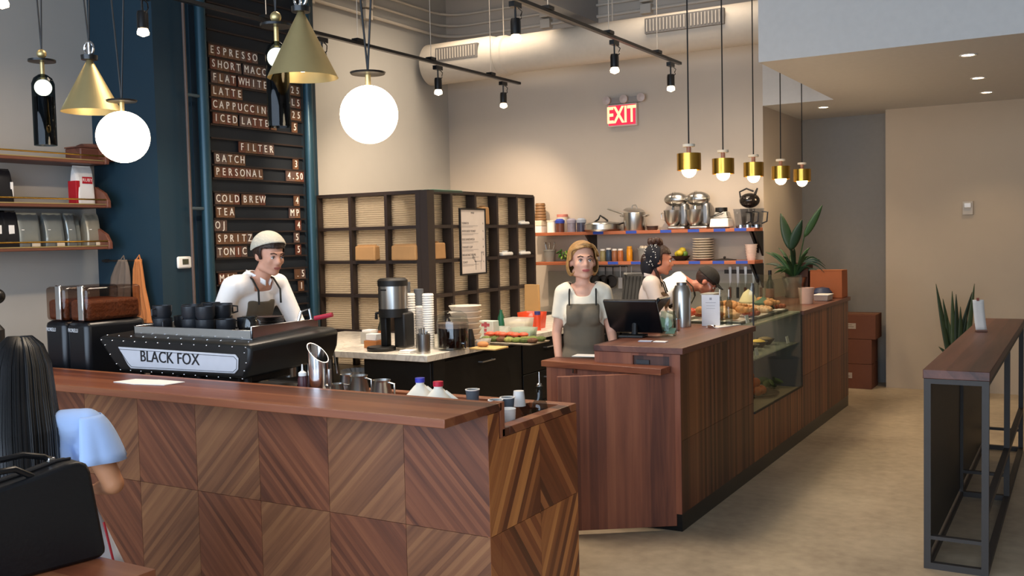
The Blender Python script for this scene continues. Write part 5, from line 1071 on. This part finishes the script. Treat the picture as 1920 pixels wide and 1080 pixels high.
def peel(me, pred, off, thick=0):
    bm = bmesh.new(); bm.from_mesh(me); bm.normal_update()
    kill = [f for f in bm.faces if not pred(f.calc_center_median(), f.normal)]
    bmesh.ops.delete(bm, geom=kill, context='FACES')
    for v in bm.verts: v.co += v.normal*off
    # relax the cut edge
    be = [v for v in bm.verts if v.is_boundary]
    for _ in range(6):
        nc = {}
        for v in be:
            ns = [e.other_vert(v) for e in v.link_edges if e.is_boundary]
            if len(ns) == 2: nc[v] = (v.co*2+ns[0].co+ns[1].co)/4
        for v, c in nc.items(): v.co = c
    n_ = bpy.data.meshes.new('peel'); bm.to_mesh(n_); bm.free(); n_.polygons.foreach_set('use_smooth', [True]*len(n_.polygons)); return n_
def head_shapes(s_=1):
    S = [('e', (0, .012, .045), (.077, .096, .088), None), ('e', (0, -.028, -.01), (.062, .068, .085), None), ('e', (0, -.062, -.083), (.026, .022, .02), None),
         ('c', (0, -.09, .025), (0, -.108, -.018), .0085, .0125), ('e', (-.012, -.1, -.022), (.009, .01, .007), None), ('e', (.012, -.1, -.022), (.009, .01, .007), None),
         ('e', (0, -.083, .036), (.05, .018, .012), None), ('e', (-.036, -.066, -.012), (.024, .022, .024), None), ('e', (.036, -.066, -.012), (.024, .022, .024), None),
         ('e', (0, -.088, -.05), (.024, .012, .013), None), ('c', (-.05, -.0, -.055), (-.012, -.06, -.08), .024, .02), ('c', (.05, -.0, -.055), (.012, -.06, -.08), .024, .02),
         ('e', (-.078, .008, .005), (.012, .02, .03), Euler((R(-10), 0, 0))), ('e', (.078, .008, .005), (.012, .02, .03), Euler((R(-10), 0, 0)))]
    return S
def tf(S, Mx, k=1):
    out = []
    for s_ in S:
        if s_[0] == 'c': out.append(('c', Mx @ V(s_[1]), Mx @ V(s_[2]), s_[3]*k, s_[4]*k)+tuple(s_[5:6]))
        else:
            e = (Mx.to_3x3() @ (s_[3].to_matrix() if s_[3] else Matrix.Identity(3))); e.normalize(); out.append(('e', Mx @ V(s_[1]), tuple(x*k for x in s_[2]), e.to_euler()))
    return out
def hand(wrist, d, n, side, curl=.35, k=1.0):
    """palm from the wrist along d, n = back-of-hand normal, side = thumb direction"""
    d = V(d).normalized(); n = V(n).normalized(); s_ = V(side); s_ = (s_-d*s_.dot(d)).normalized(); n = d.cross(s_).normalized() if d.cross(s_).dot(n) > 0 else -d.cross(s_).normalized()
    w_ = V(wrist); S = []
    for i in range(4):
        S.append(('c', w_+d*.01*k+s_*(.018-.012*i)*k, w_+d*.088*k+s_*(.03-.02*i)*k, .014*k, .0115*k))
        L_ = (.07, .078, .072, .056)[i]*k; b = w_+d*.088*k+s_*(.03-.02*i)*k
        d1 = (d-n*curl*.6).normalized(); d2 = (d-n*curl*1.6).normalized(); d3 = (d-n*curl*2.6).normalized()
        p1 = b+d1*L_*.45; p2 = p1+d2*L_*.3; p3 = p2+d3*L_*.25
        S += [('c', b, p1, .0095*k, .0085*k), ('c', p1, p2, .0085*k, .0078*k), ('c', p2, p3, .0078*k, .0065*k)]
    b = w_+d*.02*k+s_*.022*k; p1 = b+(d*.6+s_*.8).normalized()*.035*k; p2 = p1+(d*.9+s_*.4-n*curl*.5).normalized()*.03*k; p3 = p2+(d*1+s_*.1-n*curl).normalized()*.022*k
    S += [('c', b, p1, .014*k, .011*k), ('c', p1, p2, .0105*k, .0095*k), ('c', p2, p3, .0092*k, .007*k)]
    return S
skinmats = {}
def person(name, lab, loc, rz, J, skin, shirt, sleeve, hair=None, pants='2a2a2e', k=.97, female=False, apron=None, head=(0, 0, 0), hs=1.0, hairfn=None, cap=None, collar=True, shirt_m=None, hands=None, lower=True, vox=.009, lips='9c5a50'):
    t = thing(name, lab, 'person', loc, rz)
    J = {a: V(b_) for a, b_ in J.items()}
    pel, che, nek = J['pelvis'], J['chest'], J['neck']; up = (che-pel).normalized(); rt_ = (J['shL']-J['shR']); rt_ = (rt_-up*rt_.dot(up)).normalized(); fwd = rt_.cross(up)*-1
    if fwd.dot(up.cross(rt_)) < 0: fwd = -fwd
    fwd = up.cross(rt_).normalized(); 
    hip = .15 if not female else .155
    Q = Matrix((rt_, -fwd, up)).transposed().to_4x4() if False else None
    Bm = Matrix((rt_, rt_.cross(up)*-1, up)).transposed()
    fr_ = -Bm.col[1]   # forward vector
    if fr_.dot(V((0, -1, 0))) < -.5 and not J.get('flip'): pass
    TE = Bm.to_euler()
    def torso(g):
        w1, w2 = (.155, .105) if not female else (.138, .1)
        S = [('e', pel+up*.0, (hip+g, .105+g, .12+g), TE), ('e', pel+(che-pel)*.45, ((.13 if not female else .115)+g, .095+g, .17+g), TE), ('e', che-up*.02, (w1+g, w2+g, .17+g), TE),
             ('c', J['shL']-rt_*.03, J['shR']+rt_*.03, .06+g, .06+g), ('c', che+up*.12, nek-up*.01, .075+g, .05+g*.5)]
        if female: S += [('e', che-up*.03+Vf*.07+rt_*.055, (.055+g, .05+g, .055+g), TE), ('e', che-up*.03+Vf*.07-rt_*.055, (.055+g, .05+g, .055+g), TE)]
        return S
    Vf = J.get('fwd', V((0, -1, 0))); Vf = (Vf-up*Vf.dot(up)).normalized()
    hc = J['head']; HM = Matrix.Translation(hc) @ Euler([R(a) for a in head], 'XYZ').to_matrix().to_4x4() @ Matrix.Scale(hs, 4)
    S = torso(0)+tf(head_shapes(), HM, hs)+[('c', nek-up*.03, hc+(HM.to_3x3() @ V((0, .02, -.05))), .052*(.9 if female else 1), .05*(.88 if female else 1))]
    ar = (1 if not female else .86)*(J['arm'].x if 'arm' in J else 1); arm_g = ar
    for s_ in 'LR':
        S += [('c', J['sh'+s_], J['el'+s_], .047*ar, .037*ar), ('c', J['el'+s_], J['wr'+s_], .038*ar, .024*ar)]
    for s_, h_ in (hands or {}).items(): S += hand(J['wr'+s_], *h_)
    if lower:
        for s_ in 'LR': S += [('c', J['hip'+s_], J['kn'+s_], .08, .055), ('c', J['kn'+s_], J['an'+s_], .052, .036), ('c', J['an'+s_], J['an'+s_]+Vf*.14-V((0, 0, .03)), .035, .028)]
    sk = mat(skin, .55, ns=.05, nsc=30)
    body = remesh(S, vox, sk, 'body', t, 2)
    # shirt
    g = .013; SS = torso(g)
    for s_ in 'LR':
        SS.append(('c', J['sh'+s_], J['el'+s_], .047*ar+g+.006, .037*ar+g+.003))
        if sleeve > 1: SS.append(('c', J['el'+s_], J['el'+s_]+(J['wr'+s_]-J['el'+s_])*(sleeve-1), .038*ar+g, .032*ar+g*.7))
    hd = hc-nek
    def shp(c, n_):
        e_ = (c-nek); ax = e_-up*e_.dot(up)
        if e_.dot(up) > -.075 and ax.length < (.062 if collar else .078)+.02*(e_.dot(Vf) > 0): return False
        if e_.dot(up) > .02: return False
        for s_ in 'LR':
            a, b_ = (J['sh'+s_], J['el'+s_]) if sleeve <= 1 else (J['el'+s_], J['wr'+s_]); q = sleeve if sleeve <= 1 else sleeve-1
            d = b_-a; f_ = (c-a).dot(d)/d.dot(d); perp = (c-a-d*f_).length
            if f_ > q and perp < .09 and (c-che).length > .12 and not (abs((c-pel).dot(rt_)) < .13 and perp > .055): return False
        return (c-pel).dot(up) > -.1
    shm = shirt_m or mat(shirt, .8, ns=.04, nsc=14, bump=.4)
    so = remesh(SS, vox, None, 'shirt', t, 4, clip=shp); so.data.materials.append(shm); 
    q = so.modifiers.new('s', 'SOLIDIFY'); q.thickness = .004
    if collar:
        for sg_ in (-1, 1): obj('collar', MB().grid(lambda u, v: nek+up*(.0+.035*v-.03*u)+rt_*sg_*(.062*(1-u*.75)+.008*v)+Vf*(-.05+.13*u)+Vf*.0, 6, 3), shm, t, solid=.005)
    if lower:
        PS = [('e', pel, (hip+.014, .118, .13), TE)]
        for s_ in 'LR': PS += [('c', J['hip'+s_], J['kn'+s_], .092, .068), ('c', J['kn'+s_], J['an'+s_]+V((0, 0, .03)), .066, .055)]
        pn = remesh(PS, .014, mat(pants, .8), 'trousers', t, 3)
        for s_ in 'LR': obj('shoe', MB().ball(tuple(J['an'+s_]+Vf*.06-V((0, 0, .045))), .05, 14, 8, (.95 if abs(Vf.y) > .7 else 2.4, 2.4 if abs(Vf.y) > .7 else .95, .75)), black, t)
    if apron:
        AS = torso(.02)+([('c', pel-V((0, 0, .06)), pel-V((0, 0, .38)), .16, .17, (1, .85))] if lower or True else [])
        def ap(c, n_):
            h_ = (c-pel).dot(up); a = abs((c-pel).dot(rt_)); top = (nek-pel).dot(up)-(.13 if not female else .12)
            if (c-pel).dot(Vf) < -.01: return False
            if h_ > top: return False
            lim = .105 if h_ > top-.12 else .105+.09*min(1, (top-.12-h_)/.1)
            return a < lim and (c-pel).dot(Vf) > (.0 if h_ > .05 else -.03)
        ao = remesh(AS, vox, None, 'apron', t, 4, clip=ap); ao.data.materials.append(mat(apron, .85, ns=.1, nsc=10, bump=.6)); q = ao.modifiers.new('s', 'SOLIDIFY'); q.thickness = .006
        for sg_ in (-1, 1):
            a0 = nek-up*.13+rt_*.085*sg_+Vf*.125; pts = [a0, nek-up*.05+rt_*.085*sg_+Vf*.1, nek-up*.0+rt_*.082*sg_+Vf*.03, nek-up*.0+rt_*.07*sg_-Vf*.05]
            obj('apron_strap', MB().tube(pts, .006, 6), mat('23211c', .8), t)
    # face
    h = thing_child('face', t, HM)
    for sg_ in (-1, 1):
        obj('eye', MB().ball((sg_*.03, -.0835, .012), .0105, 12, 8), mat('d8d0c8', .3), t).matrix_local = HM
        obj('iris', MB().ball((sg_*.03, -.0895, .012), .0058, 10, 6), mat('2a1c14', .2), t).matrix_local = HM
        obj('eyelid', MB().tube([(sg_*.017, -.0895, .016), (sg_*.03, -.0955, .0215), (sg_*.043, -.0885, .016)], .0028, 6), mat('5a382a', .6), t).matrix_local = HM
        obj('eyebrow', MB().tube([(sg_*.014, -.1005, .034), (sg_*.032, -.0985, .041), (sg_*.048, -.086, .035)], .0034, 6), mat('3a241a', .8), t).matrix_local = HM
    obj('lips', MB().tube([(-.022, -.0945, -.05), (-.008, -.1012, -.0475), (0, -.102, -.049), (.008, -.1012, -.0475), (.022, -.0945, -.05)], .0042, 8).tube([(-.018, -.095, -.053), (0, -.1015, -.057), (.018, -.095, -.053)], .0045, 8), mat(lips, .5), t).matrix_local = HM
    return t, HM, body
def thing_child(*a): return None
def hair_obj(t, HM, S, m, name='hair', clip=None, vox=.008, hs=1):
    o = remesh(tf(S, HM, hs), vox, m, name, t, 2); return o
def skullcap(pred, grow=.014):
    return [('e', (0, .012, .045), (.077+grow, .096+grow, .088+grow), None)]
def wrap(t, HM, m, pred, name, off=.012, extra=[], vox=.007, hs=1):
    S = [('e', (0, .012, .045), (.077+off, .096+off, .088+off), None)]+extra
    o = remesh(S, vox, None, name, t, 3, clip=pred); o.data.materials.append(m); o.data.transform(HM); q = o.modifiers.new('s', 'SOLIDIFY'); q.thickness = .006; q.offset = -1
    return o
def stand(lean=0, h=1.7, shw=.175, female=False):
    k = h/1.75
    return dict(pelvis=V((0, 0, .95))*k, chest=V((0, 0, 1.3))*k, neck=V((0, .01, 1.48))*k, head=V((0, -.02, 1.62))*k, shL=V((shw, 0, 1.42))*k, shR=V((-shw, 0, 1.42))*k, elL=V((.22, .03, 1.13))*k, elR=V((-.22, .03, 1.13))*k, wrL=V((.22, -.05, .88))*k, wrR=V((-.22, -.05, .88))*k,
                hipL=V((.09, 0, .9))*k, hipR=V((-.09, 0, .9))*k, knL=V((.1, -.02, .5))*k, knR=V((-.1, -.02, .5))*k, anL=V((.11, .02, .09)), anR=V((-.11, .02, .09)))
hair_m = lambda c_: mat(c_, .5, ns=.45, nsc=45, bump=.8)
# -- barista at the machine
J = stand(h=1.76); lean = V((0, -.1, 0))
J['chest'] += V((0, -.1, -.01)); J['neck'] += V((0, -.2, -.04)); J['head'] += V((0, -.26, -.06)); J['shL'] += V((.0, -.15, -.03)); J['shR'] += V((0, -.15, -.03))
J['elR'] = J['shR']+V((-.1, .06, -.26)); J['wrR'] = J['elR']+V((-.06, -.12, -.18)); J['elL'] = J['shL']+V((.06, -.1, -.26)); J['wrL'] = J['elL']+V((-.05, -.2, -.08))
b0 = at(503, 470, Y=4.42)
brz = R(86)
hp_ = Matrix.Rotation(brz, 3, 'Z') @ J['head']
t, HM, body = person('person', 'man in pale beanie, white shirt and olive apron working at the espresso machine', (b0.x-hp_.x, 4.42-hp_.y, b0.z-.0-hp_.z+.0), brz, J, 'd09a80', 'f2eeea', 1.95, apron='5f5546', head=(10, 0, -10), hands={'R': ((0, -1, -.3), (0, 0, 1), (1, 0, 0)), 'L': ((0, -1, -.3), (0, 0, 1), (-1, 0, 0))})
t.location.z = 0; t.scale = (1.025,)*3
wrap(t, HM, hair_m('2c1c14'), lambda c, n: (c.z > -.01 and c.y > -.03) or (c.z > .07-.1*abs(c.x)), 'hair', .014)
wrap(t, HM, mat('bdb8a8', .9, bump=.6, nsc=60), lambda c, n: c.z > .06-.5*c.y and c.z > .03 , 'beanie', .026)
# -- blonde woman
J = stand(h=1.665, shw=.155); J['wrR'] = V((-.2, -.12, 1.0)); J['elR'] = V((-.225, .0, 1.13)); J['wrL'] = V((.22, -.2, 1.08)); J['elL'] = V((.22, .0, 1.14))
w0 = at(1092, 485, Y=5.62)
J = stand(h=1.64, shw=.135)
J['elR'] = J['shR']+V((-.05, .0, -.26)); J['wrR'] = J['elR']+V((.02, -.09, -.22)); J['elL'] = J['shL']+V((.05, .0, -.26)); J['wrL'] = J['elL']+V((.03, -.16, -.15))
wrz = R(24)
hp_ = Matrix.Rotation(wrz, 3, 'Z') @ J['head']
t, HM, body = person('person', 'blonde woman in cream T-shirt and olive apron standing behind the till ledge', (w0.x-hp_.x, 5.62-hp_.y, 0), wrz, J, 'e0aa8e', 'ece0c8', .62, apron='6a5f4e', female=True, collar=False, head=(-6, 0, 14), lips='b8605a', pants='8a8478', hands={'R': ((.2, -.6, -.45), (0, 0, 1), (1, 0, 0)), 'L': ((0, -1, -.2), (0, 0, 1), (-1, 0, 0))})
bl = hair_m('a87c46')
wrap(t, HM, bl, lambda c, n: (c.z > .098-.25*max(0, -c.x) or (c.y > -.028-.25*abs(c.x)*(c.z > .02) and c.z > -.085)), 'hair', .02, [('e', (-.075, .01, -.01), (.03, .07, .07), None), ('e', (.075, .01, -.01), (.03, .07, .07), None), ('e', (0, .06, -.02), (.08, .06, .07), None)])
obj('fringe', MB().grid(lambda u, v: (.03-.125*u+.01*v, -.082+.075*u*u, .118-.085*u*u+.02*sin(pi*u)-.02*v), 12, 3), bl, t, solid=.014).matrix_local = HM
obj('fringe', MB().grid(lambda u, v: (.02+.08*u, -.08+.06*u*u, .118-.06*u*u+.01*sin(pi*u)-.018*v), 10, 3), bl, t, solid=.014).matrix_local = HM
# -- curly woman
J = stand(h=1.60, shw=.15); J['elR'] = J['shR']+V((-.06, -.08, -.25)); J['wrR'] = J['elR']+V((.04, -.2, -.06)); J['elL'] = J['shL']+V((.06, -.08, -.25)); J['wrL'] = J['elL']+V((-.04, -.2, -.06)); J['head'] += V((0, -.04, -.01))
c0 = at(1236, 492, Y=7.35); crz = R(108); hp_ = Matrix.Rotation(crz, 3, 'Z') @ J['head']
t, HM, body = person('person', 'woman with curly dark hair in a dotted headscarf, in profile, white shirt and apron', (c0.x-hp_.x, 7.35-hp_.y, 0), crz, J, 'c88468', 'ddd0c8', 1.6, apron='6a5540', female=True, collar=True, head=(4, 0, 6), hands={'R': ((0, -1, -.2), (0, 0, 1), (1, 0, 0)), 'L': ((0, -1, -.2), (0, 0, 1), (-1, 0, 0))})
wrap(t, HM, hair_m('2e1a14'), lambda c, n: c.z > .07 or c.y > -.02, 'hair', .014, [('e', (0, .1, .0), (.06, .05, .08), None)])
scarf = MB()
wrap(t, HM, mat('15161f', .8), lambda c, n: c.y > .0 and c.z < .12+.6*c.y, 'headscarf', .022, [('e', (0, .09, -.03), (.07, .06, .1), None)])
dm = MB()
for i in range(70):
    a = random.uniform(.15, pi-.15); b_ = random.uniform(-.8, 1.0)
    dm.ball((.102*cos(a)*cos(b_), .012+.122*sin(a)*cos(b_)+.035*max(0, -b_), .045+.112*sin(b_)), .0042, 6, 4)
obj('scarf_dots', dm, white, t).matrix_local = HM
top = MB()
for i in range(14): a = i*2.4; top.ball((.03*cos(a)*(i/14+.4), .04+.04*sin(a), .14+.035*(i/14)), .026, 10, 8)
obj('curls', top, hair_m('3c2218'), t).matrix_local = HM
obj('plait', MB().tube([(-.05, .03, -.05), (-.06, .0, -.12), (-.05, -.03, -.2)], .016, 8, .008), hair_m('2e1a14'), t).matrix_local = HM
# -- bending cook with cap
J = stand(h=1.76); 
J['chest'] = V((0, -.24, 1.2)); J['neck'] = V((0, -.42, 1.26)); J['head'] = V((0, -.545, 1.27)); J['shL'] = V((.18, -.33, 1.22)); J['shR'] = V((-.18, -.33, 1.22)); J['elL'] = V((.22, -.36, .98)); J['elR'] = V((-.22, -.36, .98)); J['wrL'] = V((.1, -.55, 1.02)); J['wrR'] = V((-.1, -.55, 1.02)); J['fwd'] = V((0, -1, 0))
k0 = at(1322, 530, Y=8.25); krz = R(108); hp_ = Matrix.Rotation(krz, 3, 'Z') @ J['head']
t, HM, body = person('person', 'man in dark cap and white shirt bending forward over the food', (k0.x-hp_.x, 8.25-hp_.y, 0), krz, J, 'b87460', 'f4f2f0', .95, apron='2a2826', collar=False, head=(42, 0, 0), hands={'R': ((.4, -1, -.1), (0, 0, 1), (1, 0, 0)), 'L': ((-.4, -1, -.1), (0, 0, 1), (-1, 0, 0))})
t.location.z = k0.z-hp_.z
wrap(t, HM, hair_m('2a1612'), lambda c, n: c.z > .03 or c.y > .0, 'hair', .008)
wrap(t, HM, mat('23211f', .8), lambda c, n: c.z > .05, 'cap', .016)
obj('cap_brim', MB().grid(lambda u, v: (-.07+.14*u, -.08-.08*v*(1-abs(u-.5)**2*2.5), .058-.012*v+.01*(1-abs(2*u-1))), 10, 4), mat('23211f', .8), t, solid=.005).matrix_local = HM
# -- seated woman in the foreground
J = dict(pelvis=(0, .06, .56), chest=(0, .0, .88), neck=(0, -.01, 1.05), head=(.06, -.15, 1.185), shL=(.155, .0, .99), shR=(-.17, .0, .99), elL=(.19, -.06, .73), elR=(-.262, .03, .755), wrL=(.1, -.28, .74), wrR=(-.2, -.2, .69), hipL=(.09, .03, .53), hipR=(-.09, .03, .53), knL=(.11, -.4, .5), knR=(-.11, -.4, .5), anL=(.11, -.38, .09), anR=(-.11, -.38, .09), arm=(1.3, 0, 0))
J = {a: V(b_) for a, b_ in J.items()}
s0 = V((-3.42, 2.32, 0)); srz = R(-128)
hd_ = at(22, 700, Y=2.3); hp_ = Matrix.Rotation(srz, 3, 'Z') @ J['head']
s0 = V((-3.51, 2.3, 0))
t, HM, body = person('person', 'woman with long straight black hair in a light blue blouse, seen from behind', s0, srz, J, 'c98c64', 'a9c0e6', .45, female=True, collar=False, pants='c8ccd4', hands={'R': ((.3, -1, -.1), (0, 0, 1), (1, 0, 0)), 'L': ((-.3, -1, -.1), (0, 0, 1), (-1, 0, 0))}, vox=.008, shirt_m=mat('a9c2ea', .8, bump=.3, nsc=8))
lh = mat('070708', .38, ns=.3, nsc=60)
remesh([('e', V((.06, -.135, 1.235)), (.09, .106, .1), None), ('c', V((.06, -.1, 1.2)), V((.05, .01, 1.0)), .088, .106), ('c', V((.05, .01, 1.0)), V((.04, .08, .6)), .106, .09)]+[('c', V((.06+.06*cos(a), -.08+.06*sin(a), 1.15)), V((.04+.12*cos(a), .06+.09*sin(a), .6-.03*(i_ % 3))), .022, .018) for i_, a in enumerate([R(q) for q in range(-20, 201, 12)])], .009, lh, 'hair', t, 4)
hs_ = MB()
for i in range(230):
    a = R(-35+250*((i*.618034) % 1)); j = random.uniform(-.004, .007); ca, sa = cos(a), sin(a)
    hs_.tube([(.06+.004*ca, -.125+.004*sa, 1.346), (.06+.045*ca, -.125+.05*sa, 1.339+j), (.06+.082*ca, -.12+.095*sa, 1.305+j), (.06+(.104+j)*ca, -.105+(.122+j)*sa, 1.24), (.058+(.116+j)*ca, -.06+(.128+j)*sa, 1.12), (.05+(.128+j)*ca, .02+(.135+j)*sa, 1.0), (.045+(.13+j)*ca, .06+(.13+j)*sa, .82), (.04+(.112+2*j)*ca, .09+(.11+2*j)*sa, .6+random.uniform(-.03, .03))], .0052, 5, .003)
so_ = obj('hair_strands', hs_, mat('0b0a0b', .42), t); so_['kind'] = 'stuff'
def flut(sg_):
    S_ = J['sh'+'LR'[sg_ < 0]]; 
    def fn(u, v):
        a = -1.9+3.8*u; r_ = .062+.075*v
        return (S_.x+sg_*(.0+.02*v)+sg_*r_*cos(a)*.95+ .008*sin(u*22)*v*sg_, S_.y+r_*sin(a)*.95+.006*cos(u*26)*v, S_.z+.055-.0*v-(.03+.16*v)*(.35+.65*v))
    obj('flutter_sleeve', MB().grid(fn, 36, 8), mat('a9c2ea', .8, bump=.3, nsc=8), t, solid=.003)
flut(1); flut(-1)
obj('blouse_hem', MB().grid(lambda u, v: ((.15+.14*v)*cos(-pi+2*pi*u)*1.0, .06+(.12+.12*v)*sin(-pi+2*pi*u)+.012*sin(60*u)*v, .8-.36*v), 48, 6), mat('c6d0e0', .8), t, solid=.003)
obj('red_piping', MB().tube([(-.225, .16, .64), (-.26, .19, .46)], .005, 6), mat('a01c24', .6), t)
# chair under her
t = thing('dining_chair', 'plain wooden chair under the seated woman', 'chair', s0, srz)
obj('seat', MB().box(-.2, .2, -.18, .24, .42, .45), wal_x, t, bev=.006)
for x in (-.18, .18):
    for y in (-.16, .22): obj('leg', MB().cyl((x, y, 0), .014, .42, 10), iron, t)
# ---------------------------------------------------------------- foreground table and bag
q_ = at(292, 1067, Z=.75)
t = thing('cafe_table', 'walnut table corner in the foreground with the black bag on it', 'table', (q_.x, q_.y, 0))
obj('table_top', MB().box(-1.1, 0, -.8, 0, .715, .75), wal_x, t, bev=.002); obj('pedestal', MB().cyl((-.55, -.4, .02), .03, .7, 16), iron, t); obj('foot', MB().cyl((-.55, -.4, 0), .22, .02, 28), iron, t)
br = at(183, 1036, Z=.752); bl_ = at(-60, 1100, Z=.752); dv = (bl_-br); bw = .5; bd_ = dv.normalized(); ang = math.atan2(-bd_.y, -bd_.x)
t = thing('leather_bag', 'black leather tote bag with a top handle standing on the front table', 'bag', (br.x, br.y, .751), ang)
hb = (at(150, 850, Y=br.y).z-.751)
def bag(u, v):
    x = -bw+bw*u; tw_ = .035*(1-v)+.012
    return x, v
sh = [(-bw, 0), (-.02, 0), (0, .012), (.0, .03), (-.035, hb*.88), (-.045, hb*.97), (-.07, hb), (-.11, hb), (-.2, hb-.018), (-.32, hb-.035), (-bw+.04, hb-.03), (-bw, hb-.06)]
obj('body', MB().prism(sh, -.06, .06, 'y'), mat('0f0f11', .38, bump=.1, nsc=80), t, bev=.014)
obj('zip', MB().tube([(-.07, 0, hb+.004), (-.11, 0, hb+.004), (-.2, 0, hb-.014), (-.32, 0, hb-.031)], .004, 6), iron, t)
obj('handle', MB().tube([(-.11, .02, hb-.005), (-.14, .02, hb+.018), (-.2, .02, hb+.035), (-.29, .02, hb+.03), (-.36, .02, hb-.02)], .0095, 10), mat('0f0f11', .3), t)
obj('handle', MB().tube([(-.2, -.04, hb-.02), (-.25, -.045, hb+.012), (-.33, -.045, hb+.012), (-.4, -.04, hb-.03)], .0095, 10), mat('0f0f11', .3), t)
for x in (-.125, -.33): obj('buckle', MB().box(x-.01, x+.01, -.001, .034, hb+.002, hb+.016), chrome, t, bev=.002)
